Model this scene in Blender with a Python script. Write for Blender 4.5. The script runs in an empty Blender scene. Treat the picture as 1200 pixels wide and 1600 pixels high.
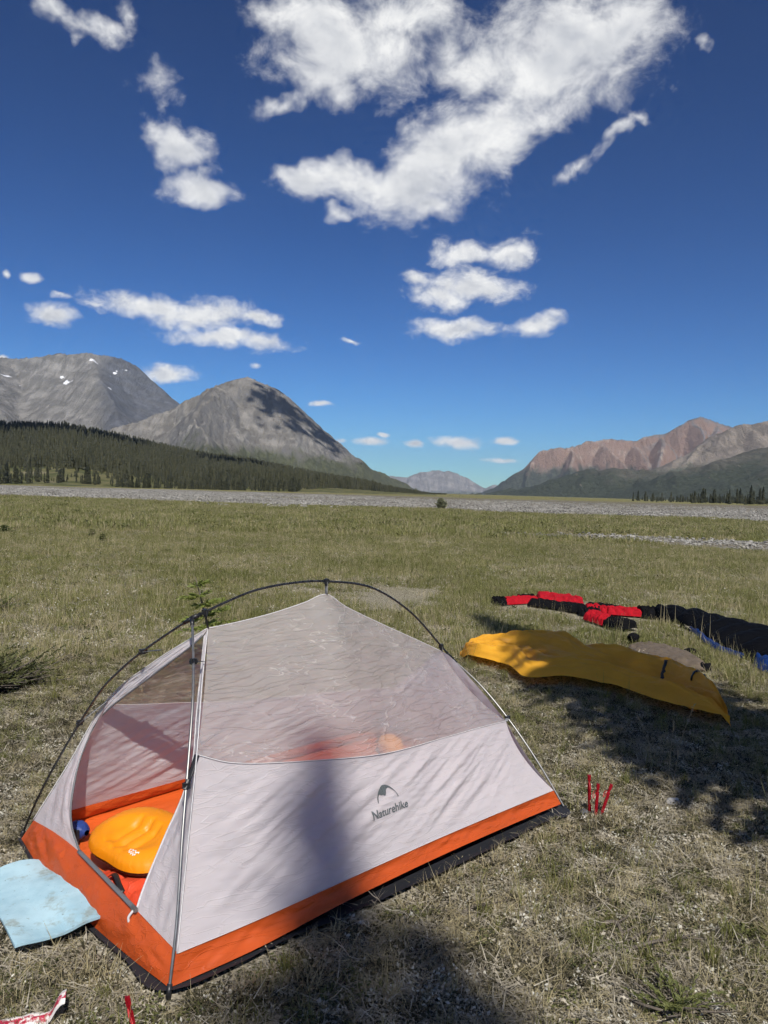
import bpy, bmesh, math, random
import numpy as np
from mathutils import Vector, Matrix

rng = np.random.default_rng(7)
random.seed(7)
SC = bpy.context.scene
COL = SC.collection
R = math.radians

# ------------------------------------------------------------------ camera
EYE = 1.5
PITCH, ROLL = R(1.510), R(1.575)
fwd = Vector((0, math.cos(PITCH), -math.sin(PITCH)))
up0 = Vector((0, math.sin(PITCH), math.cos(PITCH)))
rt0 = Vector((1, 0, 0))
rt = rt0 * math.cos(ROLL) + up0 * math.sin(ROLL)
up = up0 * math.cos(ROLL) - rt0 * math.sin(ROLL)
cam_d = bpy.data.cameras.new('camera')
cam_d.sensor_fit = 'VERTICAL'; cam_d.sensor_height = 24.0; cam_d.lens = 18.03
cam_d.clip_start = 0.02; cam_d.clip_end = 80000
cam = bpy.data.objects.new('camera', cam_d); COL.objects.link(cam)
m = Matrix.Identity(4)
for i in range(3):
    m[i][0] = rt[i]; m[i][1] = up[i]; m[i][2] = -fwd[i]
m[2][3] = EYE
cam.matrix_world = m
SC.camera = cam

# ------------------------------------------------------------------ light
SUN_EL = R(49)
SUN_H = Vector((0.23, -0.973, 0)).normalized()          # horizontal direction towards the sun
SUN_DIR = Vector((SUN_H.x * math.cos(SUN_EL), SUN_H.y * math.cos(SUN_EL), math.sin(SUN_EL)))
sun_d = bpy.data.lights.new('sun', 'SUN')
sun_d.energy = 4.2; sun_d.angle = R(0.53); sun_d.color = (1.0, 0.955, 0.88)
sun = bpy.data.objects.new('sun', sun_d); COL.objects.link(sun)
sun.rotation_euler = (-SUN_DIR).to_track_quat('-Z', 'Y').to_euler()
sun.location = (5, -20, 30)

vs = SC.view_settings
vs.view_transform = 'Standard'; vs.look = 'None'; vs.gamma = 1.0; vs.use_curve_mapping = False
vs.exposure = 0.32
SC.cycles.use_denoising = True
SC.cycles.max_bounces = 4; SC.cycles.diffuse_bounces = 2; SC.cycles.glossy_bounces = 2; SC.cycles.transmission_bounces = 3
SC.cycles.use_adaptive_sampling = True; SC.cycles.adaptive_threshold = 0.03; SC.cycles.adaptive_min_samples = 12
SC.cycles.transparent_max_bounces = 24
SC.cycles.volume_bounces = 0
SC.cycles.sample_clamp_indirect = 6.0

# ------------------------------------------------------------------ node helper
class NT:
    def __init__(s, tree):
        s.t = tree; s.n = tree.nodes; s.l = tree.links
    def new(s, kind, ins=None, **props):
        nd = s.n.new(kind)
        for k, v in props.items():
            setattr(nd, k, v)
        if ins:
            for k, v in ins.items():
                s.put(nd, k, v)
        return nd
    def put(s, nd, k, v):
        sock = nd.inputs[k]
        if isinstance(v, bpy.types.NodeSocket):
            s.l.new(v, sock)
        elif isinstance(v, bpy.types.Node):
            s.l.new(v.outputs[0], sock)
        else:
            if hasattr(sock, 'default_value'):
                if isinstance(v, (tuple, list)) and sock.type == 'RGBA' and len(v) == 3:
                    v = (*v, 1)
                sock.default_value = v
    def math(s, op, a, b=None, c=None, clamp=False):
        nd = s.new('ShaderNodeMath', operation=op, use_clamp=clamp)
        s.put(nd, 0, a)
        if b is not None: s.put(nd, 1, b)
        if c is not None: s.put(nd, 2, c)
        return nd.outputs[0]
    def vmath(s, op, a, b=None, scale=None):
        nd = s.new('ShaderNodeVectorMath', operation=op)
        s.put(nd, 0, a)
        if b is not None: s.put(nd, 1, b)
        if scale is not None: s.put(nd, 'Scale', scale)
        return nd.outputs['Value'] if op in ('LENGTH', 'DOT_PRODUCT') else nd.outputs[0]
    def noise(s, vec, scale, detail=4, rough=0.55, dist=0.0, out='Fac'):
        nd = s.new('ShaderNodeTexNoise', {'Scale': scale, 'Detail': detail, 'Roughness': rough, 'Distortion': dist})
        if vec is not None: s.put(nd, 'Vector', vec)
        return nd.outputs[out]
    def ramp(s, v, a, b, smooth=True, lo=0.0, hi=1.0):
        nd = s.new('ShaderNodeMapRange', {'From Min': a, 'From Max': b, 'To Min': lo, 'To Max': hi})
        nd.interpolation_type = 'SMOOTHSTEP' if smooth else 'LINEAR'
        s.put(nd, 'Value', v)
        return nd.outputs['Result']
    def mix(s, f, a, b, mode='MIX'):
        nd = s.new('ShaderNodeMix', data_type='RGBA', blend_type=mode)
        s.put(nd, 0, f)
        for k, v in ((6, a), (7, b)):
            s.put(nd, k, v)
        return nd.outputs[2]
    def xyz(s, v):
        nd = s.new('ShaderNodeSeparateXYZ'); s.put(nd, 0, v)
        return nd.outputs
    def comb(s, x, y, z):
        nd = s.new('ShaderNodeCombineXYZ'); s.put(nd, 0, x); s.put(nd, 1, y); s.put(nd, 2, z)
        return nd.outputs[0]

# ------------------------------------------------------------------ sky with clouds
W = bpy.data.worlds.new('World'); SC.world = W; W.use_nodes = True
W.cycles.sampling_method = 'MANUAL'; W.cycles.sample_map_resolution = 512
w = NT(W.node_tree); w.n.clear()
sky = w.new('ShaderNodeTexSky', sky_type='NISHITA', sun_disc=False)
sky.sun_elevation = SUN_EL
sky.sun_rotation = math.atan2(SUN_H.x, SUN_H.y)
sky.altitude = 900; sky.air_density = 1.0; sky.dust_density = 0.0; sky.ozone_density = 3.0
D = w.new('ShaderNodeTexCoord').outputs['Generated']
D = w.vmath('NORMALIZE', D)
dx, dy, dz = w.xyz(D)
az = w.math('ARCTAN2', dx, dy)
el = w.math('ARCSINE', dz)
ae = w.comb(az, el, 0.0)
# clouds seen in this sky: bearing, elevation, half width, half height (radians), tilt (degrees), thickness
BLOBS = [(-0.0654, 0.5143, 0.106, 0.0487, 0, 1), (-0.0984, 0.5276, 0.073, 0.0358, 0, 1), (-0.001, 0.5435, 0.0736, 0.0354, 0, 1), (-0.1445, 0.4493, 0.0442, 0.0162, 20, 0.6), (0.0175, 0.4889, 0.0492, 0.0315, 0, 0.5), (-0.0445, 0.3772, 0.0985, 0.0253, 0, 1), (0.0297, 0.3721, 0.0904, 0.0367, 0, 1), (0.0612, 0.4105, 0.0982, 0.0409, 30, 1), (0.1334, 0.4363, 0.0887, 0.0397, 30, 1), (0.1871, 0.4915, 0.1186, 0.0526, 0, 1), (0.1148, 0.5008, 0.0808, 0.0371, 0, 1), (0.2248, 0.5251, 0.1088, 0.0472, 0, 1), (0.2855, 0.5311, 0.0602, 0.0346, 0, 1), (-0.11, 0.3774, 0.0406, 0.0174, 0, 1), (0.0552, 0.3474, 0.0328, 0.018, 0, 1), (-0.0678, 0.3420, 0.0300, 0.0130, 0, 0.75), (0.2754, 0.4154, 0.0608, 0.0105, 35, 0.6), (0.3047, 0.4321, 0.0187, 0.0077, 0, 0.7), (0.2342, 0.3903, 0.0311, 0.0068, 35, 0.5), (-0.2653, 0.3975, 0.0383, 0.0266, -20, 1), (-0.2504, 0.3536, 0.0425, 0.0187, 0, 1), (-0.3749, 0.496, 0.0603, 0.0139, 0, 0.6), (-0.3392, 0.5111, 0.0182, 0.0242, 0, 0.6), (-0.4136, 0.5027, 0.0343, 0.0169, 0, 0.65), (-0.301, 0.4603, 0.0389, 0.0235, 0, 0.55), (0.103, 0.2622, 0.0653, 0.0198, 10, 1), (0.0665, 0.249, 0.0452, 0.0192, 0, 1), (0.033, 0.2693, 0.0289, 0.0137, 0, 0.8), (0.0895, 0.2998, 0.0409, 0.0149, 0, 1), (0.1545, 0.2992, 0.0322, 0.0177, 0, 1), (0.0883, 0.2096, 0.059, 0.0133, 5, 1), (0.1854, 0.2156, 0.0351, 0.0131, 0, 1), (-0.2959, 0.2203, 0.0756, 0.0149, 0, 1), (-0.2419, 0.2135, 0.0662, 0.0213, 0, 1), (-0.1979, 0.1858, 0.0756, 0.0117, 0, 1), (-0.1665, 0.2149, 0.0289, 0.0077, 0, 1), (-0.279, 0.1391, 0.0368, 0.0109, 0, 1), (0.3745, 0.494, 0.0099, 0.0105, 0, 0.5), (-0.4317, 0.2349, 0.0136, 0.007, 0, 1), (-0.4119, 0.1958, 0.025, 0.013, 0, 1), (-0.4039, 0.2199, 0.0154, 0.0057, 0, 0.7), (-0.4653, 0.2344, 0.0092, 0.0069, 0, 0.8), (-0.0865, 0.1106, 0.0148, 0.0041, 0, 1), (-0.0191, 0.0636, 0.0207, 0.0049, 0, 1), (0.0366, 0.0626, 0.0124, 0.0049, 0, 1), (0.0927, 0.0655, 0.0313, 0.0082, 0, 1), (0.1539, 0.0684, 0.0194, 0.0049, 0, 1), (0.149, 0.0446, 0.0309, 0.0041, 0, 0.8), (-0.0605, 0.0632, 0.0099, 0.0041, 0, 0.8), (-0.0044, 0.0722, 0.0091, 0.0033, 0, 1), (-0.0492, 0.1947, 0.0165, 0.0032, 0, 0.6), (-0.4654, 0.1423, 0.0093, 0.0043, 0, 1), (-0.3625, 0.2173, 0.0217, 0.0058, 0, 0.7), (-0.1692, 0.1576, 0.0064, 0.004, 0, 0.5)]
SKY_STRENGTH = 0.12
gm_ = w.new('ShaderNodeGamma', {'Color': sky.outputs[0], 'Gamma': 1.55})        # deep, clear northern blue
hs = w.new('ShaderNodeVectorMath', {0: gm_.outputs[0], 1: (0.086, 0.150, 0.204)}, operation='MULTIPLY')
bg_clear = w.new('ShaderNodeBackground', {'Color': hs.outputs[0], 'Strength': SKY_STRENGTH})
elp = w.math('MAXIMUM', el, 0.0)
def warped():
    wob = w.vmath('SUBTRACT', w.noise(ae, 16.0, 3, 0.6, out='Color'), (0.5, 0.5, 0.5))
    return w.vmath('ADD', ae, w.vmath('SCALE', wob, scale=w.ramp(el, 0.03, 0.45, False, 0.008, 0.070)))
def blob_field(blobs):
    aew = warped(); lmin = None; acc = None
    for (a, e, sx, sy, rot, wt) in blobs:
        sx *= 1.14 if wt > .9 else 1.0; sy *= 1.14 if wt > .9 else 1.0
        if abs(rot) < 12:
            v = w.new('ShaderNodeVectorMath', {0: aew, 1: (1 / sx, 1 / sy, 0), 2: (-a / sx, -e / sy, 0)}, operation='MULTIPLY_ADD').outputs[0]
        else:
            mp = w.new('ShaderNodeMapping', {'Vector': aew}, vector_type='TEXTURE')
            mp.inputs['Location'].default_value = (a, e, 0)
            mp.inputs['Rotation'].default_value = (0, 0, R(rot))
            mp.inputs['Scale'].default_value = (sx, sy, 1)
            v = mp.outputs[0]
        ln = w.vmath('LENGTH', v)
        if wt > .9:
            lmin = ln if lmin is None else w.math('SMOOTH_MIN', lmin, ln, .12)
        else:
            f = w.math('MULTIPLY_ADD', ln, -wt * 1.1, wt * 1.1 - .14)
            acc = f if acc is None else w.math('MAXIMUM', acc, f)
    return w.math('SMOOTH_MAX', acc, w.math('SUBTRACT', 1.0, lmin), .12)
def cloud_bg(acc, fine, octaves=8, soft=.82, shade=.46):
    """sky with clouds where the field acc is high; fine = size of the billows"""
    pn = w.comb(az, w.math('MULTIPLY', el, 1.4), 0.0)
    n1 = w.noise(pn, fine, octaves, 0.66, 0.30)
    n2 = w.noise(w.vmath('ADD', pn, (0.10 / fine, 0.34 / fine, 0.0)), fine, 3, 0.55, 0.30)
    n0 = w.noise(pn, fine * .38, 2, 0.5)
    den = w.math('ADD', acc, w.math('MULTIPLY', w.math('SUBTRACT', n1, 0.50), 1.75))
    alpha = w.math('POWER', w.ramp(den, -0.12, soft), .85)
    relief = w.math('SUBTRACT', n1, n2)
    core = w.ramp(den, 0.30, 1.2)
    lum = w.math('ADD', 0.86, w.math('MULTIPLY', relief, 1.15))
    lum = w.math('SUBTRACT', lum, w.math('MULTIPLY', core, w.ramp(n0, 0.40, 0.62, True, 0.0, shade)))
    lum = w.ramp(lum, 0.2, 1.0, False, 0.12, 1.0)
    cc = w.vmath('SCALE', w.mix(lum, (0.30, 0.34, 0.43), (1.0, 1.0, 0.99)), scale=CLOUD_GAIN)
    col = w.mix(w.math('MULTIPLY', alpha, 0.97), hs.outputs[0], cc)
    b_ = w.new('ShaderNodeBackground', {'Color': col, 'Strength': SKY_STRENGTH})
    on = w.math('GREATER_THAN', acc, -0.72)
    return w.new('ShaderNodeMixShader', {0: on, 1: bg_clear.outputs[0], 2: b_.outputs[0]}).outputs[0]
CLOUD_GAIN = 6.5
low = cloud_bg(blob_field([b_ for b_ in BLOBS if b_[1] < .39]), 30.0, soft=.80, shade=.34)
high = cloud_bg(blob_field([b_ for b_ in BLOBS if b_[1] > .25]), 15.0)
ahead = w.new('ShaderNodeMixShader', {0: w.math('GREATER_THAN', el, .3205), 1: low, 2: high}).outputs[0]
# the same kind of cloud goes on round the rest of the sky
rest = w.math('MULTIPLY', w.math('SUBTRACT', w.noise(w.vmath('MULTIPLY', D, (1, 1, 1.6)), 2.4, 3, .5), .57), 5.0)
out_f = w.math('MAXIMUM', w.ramp(w.math('ABSOLUTE', az), .60, .75), w.ramp(el, .66, .80))
rest = w.math('SUBTRACT', w.math('MULTIPLY', w.math('ADD', rest, 1.0), out_f), 1.0)
around = cloud_bg(rest, 15.0, 4)
infr = w.math('MULTIPLY', w.math('LESS_THAN', w.math('ABSOLUTE', az), .60), w.math('LESS_THAN', el, .66))
wsh = w.new('ShaderNodeMixShader', {0: infr, 1: around, 2: ahead}).outputs[0]
w.l.new(wsh, w.new('ShaderNodeOutputWorld').inputs['Surface'])

# ------------------------------------------------------------------ small tools
def sstep(a, b, x):
    t = np.clip((np.asarray(x, float) - a) / (b - a), 0, 1)
    return t * t * (3 - 2 * t)

_perm = np.random.default_rng(11).permutation(256)
_perm = np.concatenate([_perm, _perm])
_ga = np.random.default_rng(12).uniform(0, 2 * np.pi, 256)
_gx, _gy = np.cos(_ga), np.sin(_ga)
def perlin(x, y):
    x = np.asarray(x, float); y = np.asarray(y, float)
    xi = np.floor(x).astype(int); yi = np.floor(y).astype(int)
    xf = x - xi; yf = y - yi
    xi &= 255; yi &= 255
    u = xf ** 3 * (xf * (xf * 6 - 15) + 10); v = yf ** 3 * (yf * (yf * 6 - 15) + 10)
    def g(ix, iy, fx, fy):
        h = _perm[_perm[ix & 255] + (iy & 255)]
        return _gx[h] * fx + _gy[h] * fy
    a = g(xi, yi, xf, yf); b = g(xi + 1, yi, xf - 1, yf)
    c = g(xi, yi + 1, xf, yf - 1); d = g(xi + 1, yi + 1, xf - 1, yf - 1)
    return (a + u * (b - a)) * (1 - v) + (c + u * (d - c)) * v
def fbm(x, y, o=4, gain=0.5, lac=2.03):
    s = 0; a = 1.0; n = 0
    for k in range(o):
        s = s + a * perlin(x * lac ** k + 17.3 * k, y * lac ** k - 9.1 * k); n += a; a *= gain
    return s / n * 1.6
def ridged(x, y, o=4, gain=0.55):
    s = 0; a = 1.0; n = 0
    for k in range(o):
        s = s + a * (1 - 2 * np.abs(perlin(x * 2.05 ** k + 31.7 * k, y * 2.05 ** k + 5.3 * k))); n += a; a *= gain
    return s / n

def mesh_np(name, verts, faces, mats=(), smooth=True, mi=None, attrs=None):
    """faces: (n,3|4) int array or list of tuples"""
    me = bpy.data.meshes.new(name)
    verts = np.asarray(verts, np.float32).reshape(-1, 3)
    if isinstance(faces, np.ndarray):
        n, k = faces.shape
        me.vertices.add(len(verts)); me.vertices.foreach_set('co', verts.ravel())
        me.loops.add(n * k); me.loops.foreach_set('vertex_index', faces.astype(np.int32).ravel())
        me.polygons.add(n)
        me.polygons.foreach_set('loop_start', np.arange(0, n * k, k, dtype=np.int32))
        me.update(calc_edges=True)
    else:
        me.from_pydata(verts.tolist(), [], [tuple(f) for f in faces])
    for mt in mats: me.materials.append(mt)
    if mi is not None: me.polygons.foreach_set('material_index', np.asarray(mi, np.int32))
    if smooth: me.polygons.foreach_set('use_smooth', np.ones(len(me.polygons), bool))
    if attrs:
        for k, v in attrs.items():
            at = me.attributes.new(k, 'FLOAT', 'POINT'); at.data.foreach_set('value', np.asarray(v, np.float32))
    me.update()
    return me
def link(name, me, parent=None):
    o = bpy.data.objects.new(name, me); COL.objects.link(o)
    if parent is not None: o.parent = parent
    return o
def empty(name, loc=(0, 0, 0), rz=0.0):
    o = bpy.data.objects.new(name, None); COL.objects.link(o)
    o.location = loc; o.rotation_euler = (0, 0, rz); o.empty_display_size = 0.1
    return o
def tag(o, label=None, cat=None, group=None, kind=None):
    if label: o['label'] = label
    if cat: o['category'] = cat
    if group: o['group'] = group
    if kind: o['kind'] = kind
    return o
def grid_faces(nu, nv, wrap=False):
    i = np.arange(nu if wrap else nu - 1); j = np.arange(nv - 1)
    I, J = np.meshgrid(i, j, indexing='ij')
    a = I * nv + J; b = ((I + 1) % nu) * nv + J
    return np.stack([a, b, b + 1, a + 1], -1).reshape(-1, 4)
def curve(pts, n, sharp=False):
    """resample a polyline (Catmull-Rom unless sharp) to n points, even in arc length"""
    p = np.asarray(pts, float)
    if not sharp and len(p) > 2:
        q = np.vstack([2 * p[0] - p[1], p, 2 * p[-1] - p[-2]])
        out = []
        for i in range(1, len(q) - 2):
            t = np.linspace(0, 1, 24, endpoint=False)[:, None]
            a, b, c, d = q[i - 1], q[i], q[i + 1], q[i + 2]
            out.append(.5 * (2 * b + (c - a) * t + (2 * a - 5 * b + 4 * c - d) * t ** 2 + (3 * b - a - 3 * c + d) * t ** 3))
        p = np.vstack(out + [p[-1:]])
    s = np.r_[0, np.cumsum(np.linalg.norm(np.diff(p, axis=0), axis=1))]
    t = np.linspace(0, s[-1], n)
    return np.stack([np.interp(t, s, p[:, k]) for k in range(p.shape[1])], -1)
def coons(bottom, top, left, right):
    """bottom/top: (nu,3) along u; left/right: (nv,3) along v"""
    nu, nv = len(bottom), len(left)
    u = np.linspace(0, 1, nu)[:, None, None]; v = np.linspace(0, 1, nv)[None, :, None]
    g = (1 - v) * bottom[:, None] + v * top[:, None] + (1 - u) * left[None] + u * right[None]
    g -= (1 - u) * (1 - v) * bottom[0] + u * (1 - v) * bottom[-1] + (1 - u) * v * top[0] + u * v * top[-1]
    return g
def gnormals(g):
    du = np.gradient(g, axis=0); dv = np.gradient(g, axis=1)
    n = np.cross(du, dv); return n / np.maximum(np.linalg.norm(n, axis=2, keepdims=True), 1e-9)
def edge_fade(nu, nv, wu=.06, wv=.08):
    u = np.linspace(0, 1, nu)[:, None]; v = np.linspace(0, 1, nv)[None]
    return sstep(0, wu, u) * sstep(0, wu, 1 - u) * sstep(0, wv, v) * sstep(0, wv, 1 - v)
def tube_np(pts, rad, sides=8, flat=None, caps=True):
    p = np.asarray(pts, float); n = len(p)
    rad = np.broadcast_to(np.asarray(rad, float), (n,))
    t = np.gradient(p, axis=0); t /= np.linalg.norm(t, axis=1, keepdims=True)
    ref = np.array([0, 0, 1.]) if abs(t[0][2]) < .9 else np.array([1., 0, 0])
    V = []
    nrm = np.cross(t[0], ref); nrm /= np.linalg.norm(nrm)
    for i in range(n):
        nrm = nrm - t[i] * (nrm @ t[i]); nrm /= np.linalg.norm(nrm)
        b = np.cross(t[i], nrm)
        a = np.linspace(0, 2 * np.pi, sides, endpoint=False)[:, None]
        V.append(p[i] + rad[i] * (np.cos(a) * nrm + np.sin(a) * b * (1 if flat is None else flat)))
    V = np.vstack(V)
    F = []
    for i in range(n - 1):
        for k in range(sides):
            k2 = (k + 1) % sides
            F.append((i * sides + k, i * sides + k2, (i + 1) * sides + k2, (i + 1) * sides + k))
    if caps:
        F.append(tuple(range(sides - 1, -1, -1))); F.append(tuple((n - 1) * sides + k for k in range(sides)))
    return V, F
def tube(name, pts, rad, mat, parent, sides=8, flat=None):
    V, F = tube_np(pts, rad, sides, flat)
    return link(name, mesh_np(name, V, F, [mat]), parent)
def join_np(parts):
    V = []; F = []; o = 0
    for v, f in parts:
        V.append(np.asarray(v)); F += [tuple(i + o for i in q) for q in f]; o += len(v)
    return np.vstack(V), F
def box_np(c, s, rot=None):
    v = np.array([[x, y, z] for x in (-.5, .5) for y in (-.5, .5) for z in (-.5, .5)]) * np.asarray(s)
    if rot is not None: v = v @ np.asarray(rot).T
    return v + np.asarray(c), [(0, 1, 3, 2), (4, 6, 7, 5), (0, 4, 5, 1), (2, 3, 7, 6), (0, 2, 6, 4), (1, 5, 7, 3)]

# ------------------------------------------------------------------ materials
def new_mat(name):
    mt = bpy.data.materials.new(name); mt.use_nodes = True
    t = NT(mt.node_tree); t.n.clear()
    out = t.new('ShaderNodeOutputMaterial')
    return mt, t, out
def solid(name, col, rough=.5, metal=0.0, spec=.5, var=.12, scale=30, bump=0.0, bscale=80, coat=0):
    mt, t, out = new_mat(name)
    co = t.new('ShaderNodeTexCoord').outputs['Object']
    n = t.noise(co, scale, 5, .6)
    c = t.mix(t.ramp(n, .3, .7), tuple(x * (1 - var) for x in col), tuple(min(1, x * (1 + var)) for x in col))
    b = t.new('ShaderNodeBsdfPrincipled', {'Base Color': c, 'Metallic': metal, 'Specular IOR Level': spec,
                                           'Roughness': t.ramp(n, .2, .8, False, rough * .8, min(1, rough * 1.15)), 'Coat Weight': coat})
    if bump:
        bp = t.new('ShaderNodeBump', {'Strength': bump, 'Distance': .01, 'Height': t.noise(co, bscale, 4, .6)})
        t.put(b, 'Normal', bp.outputs[0])
    t.l.new(b.outputs[0], out.inputs[0])
    return mt
def fabric(name, col, transl=.3, transp=0.0, rough=.45, spec=.35, crinkle=.25, cscale=9.0, var=.05, tcol=None, weave=True, creases=0.0):
    """thin nylon: reflects, lets light through, optionally see-through; crinkled bump"""
    mt, t, out = new_mat(name)
    co = t.new('ShaderNodeTexCoord').outputs['Object']
    wob = t.noise(co, 2.2, 2, .5, out='Color')
    cw = t.vmath('ADD', co, t.vmath('SCALE', wob, scale=.10))
    h = None; cr = None
    for (rx, ry, rz, wgt) in ((0, .62, .3, 1.0), (.2, 1.25, -.4, .8), (.4, -.45, .9, .6)):
        mp = t.new('ShaderNodeMapping', {'Vector': cw}); mp.inputs['Rotation'].default_value = (rx, ry, rz)
        mp.inputs['Scale'].default_value = (cscale * .13, cscale * .5, cscale * .85)
        n_ = t.noise(mp.outputs[0], 1.0, 1.6, .5, .10)
        ln = t.ramp(t.math('ABSOLUTE', t.math('SUBTRACT', n_, .5)), .0, .014, True, wgt, 0)
        hn = t.math('ADD', t.math('MULTIPLY', n_, 2.2 * wgt), t.math('MULTIPLY', ln, .45))
        h = hn if h is None else t.math('ADD', h, hn)
        cr = ln if cr is None else t.math('MAXIMUM', cr, ln)
    cr = t.math('MULTIPLY', cr, t.ramp(t.noise(co, 4, 2, .5), .38, .66))
    bp = t.new('ShaderNodeBump', {'Strength': crinkle, 'Distance': .006, 'Height': h})
    n = t.noise(co, 4, 2, .6)
    c = t.mix(t.ramp(n, .3, .7), tuple(x * (1 - var) for x in col), tuple(min(1, x * (1 + var)) for x in col))
    if creases:
        c = t.mix(t.math('MULTIPLY', cr, creases), c, tuple(min(1, x * 1.25) for x in col))
    b = t.new('ShaderNodeBsdfPrincipled', {'Base Color': c, 'Roughness': rough, 'Specular IOR Level': spec, 'Normal': bp.outputs[0]})
    tr = t.new('ShaderNodeBsdfTranslucent', {'Color': tcol if tcol else c, 'Normal': bp.outputs[0]})
    sh = t.new('ShaderNodeMixShader', {0: transl, 1: b.outputs[0], 2: tr.outputs[0]})
    if transp:
        tp = t.new('ShaderNodeBsdfTransparent', {'Color': (1, 1, 1, 1)})
        f = transp
        if creases:
            f = t.math('SUBTRACT', transp, t.math('MULTIPLY', cr, .22), clamp=True)
        sh = t.new('ShaderNodeMixShader', {0: f, 1: sh.outputs[0], 2: tp.outputs[0]})
    t.l.new(sh.outputs[0], out.inputs[0])
    return mt

def leafy(name, a, b, transl=.35, rough=.55, attr=None, patch=None):
    """grass and needles: colour differs from blade clump to blade clump"""
    mt, t, out = new_mat(name)
    rnd = t.new('ShaderNodeObjectInfo').outputs['Random']
    geo = t.new('ShaderNodeNewGeometry')
    n = t.noise(geo.outputs['Position'], patch or .35, 2, .6)
    f = t.math('ADD', t.math('MULTIPLY', rnd, .45), t.math('MULTIPLY', geo.outputs['Random Per Island'], .55))
    f = t.math('ADD', f, t.math('MULTIPLY', t.math('SUBTRACT', n, .5), 1.3), clamp=True)
    c = t.mix(f, a, b)
    p = t.new('ShaderNodeBsdfPrincipled', {'Base Color': c, 'Roughness': rough, 'Specular IOR Level': .25})
    tr = t.new('ShaderNodeBsdfTranslucent', {'Color': c})
    s = t.new('ShaderNodeMixShader', {0: transl, 1: p.outputs[0], 2: tr.outputs[0]})
    t.l.new(s.outputs[0], out.inputs[0])
    return mt

# ------------------------------------------------------------------ ground
TENT_O = np.array([-1.0322, 2.7276]); TENT_A = R(43.458)
TL = np.array([math.cos(TENT_A), math.sin(TENT_A)]); TS = np.array([math.sin(TENT_A), -math.cos(TENT_A)])
def tent_ab(x, y):
    return (x - TENT_O[0]) * TL[0] + (y - TENT_O[1]) * TL[1], (x - TENT_O[0]) * TS[0] + (y - TENT_O[1]) * TS[1]
def gh(x, y):
    x = np.asarray(x, float); y = np.asarray(y, float)
    r = np.hypot(x, y)
    z = .028 * fbm(x * 1.1, y * 1.1, 3) + .012 * fbm(x * 4.3 + 9, y * 4.3, 3) * sstep(14, 6, r)
    a, b = tent_ab(x, y)
    near = sstep(.55, .0, np.maximum(np.abs(a - 1.02) - 1.05, np.abs(b) - .66))
    z = z * (1 - near) - .022 * near - .012 * (1 - near)
    z = z + .16 * fbm(x * .035, y * .035, 3) * sstep(14, 60, r) * sstep(6000, 800, r)
    return z
def gravel_mask(x, y):
    x = np.asarray(x, float); y = np.asarray(y, float)
    n = fbm(x * .05 + 3, y * .11, 4); n2 = fbm(x * .25, y * .35, 3)
    near_edge = 66 - .22 * x + 15 * n + 3.5 * n2
    g = sstep(-2.5, 2.5, y - near_edge) * sstep(340, 270, y + 30 * n)
    hole = sstep(.22, .5, fbm(x * .028 + 40, y * .06, 4)) * sstep(82, 120, y)      # plants amid the gravel
    g = g * (1 - .75 * hole)
    c = 30.5 - .38 * (x - 3) + 2.2 * fbm(x * .16 + 7, y * 0 + 2, 3)
    hw = .9 + .55 * np.clip(x - 3.0, 0, 10)
    g2 = sstep(1.0, .2, np.abs(y - c) / np.maximum(hw, .1) + .55 * n2) * sstep(2.0, 5.5, x + 1.5 * n2)
    g3 = sstep(.32, .6, fbm(x * .09 + 70, y * .16, 4)) * sstep(24, 36, y) * sstep(75, 60, y) * .9
    return np.clip(np.maximum(np.maximum(g, g2), g3), 0, 1)

th = np.r_[np.linspace(-36, 36, 400), np.linspace(38, 322, 120)] * np.pi / 180
rr = np.r_[.25, .5, np.geomspace(.8, 8, 190), np.geomspace(8.3, 20000, 215)]
T_, R_ = np.meshgrid(th, rr, indexing='ij')
X, Y = R_ * np.sin(T_), R_ * np.cos(T_)
Z = gh(X, Y)
V = np.stack([X, Y, Z], -1).reshape(-1, 3)
ground_me = mesh_np('ground', V, grid_faces(len(th), len(rr), wrap=True)[:, ::-1].copy(), attrs={'gravel': gravel_mask(X, Y).ravel()})

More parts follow.
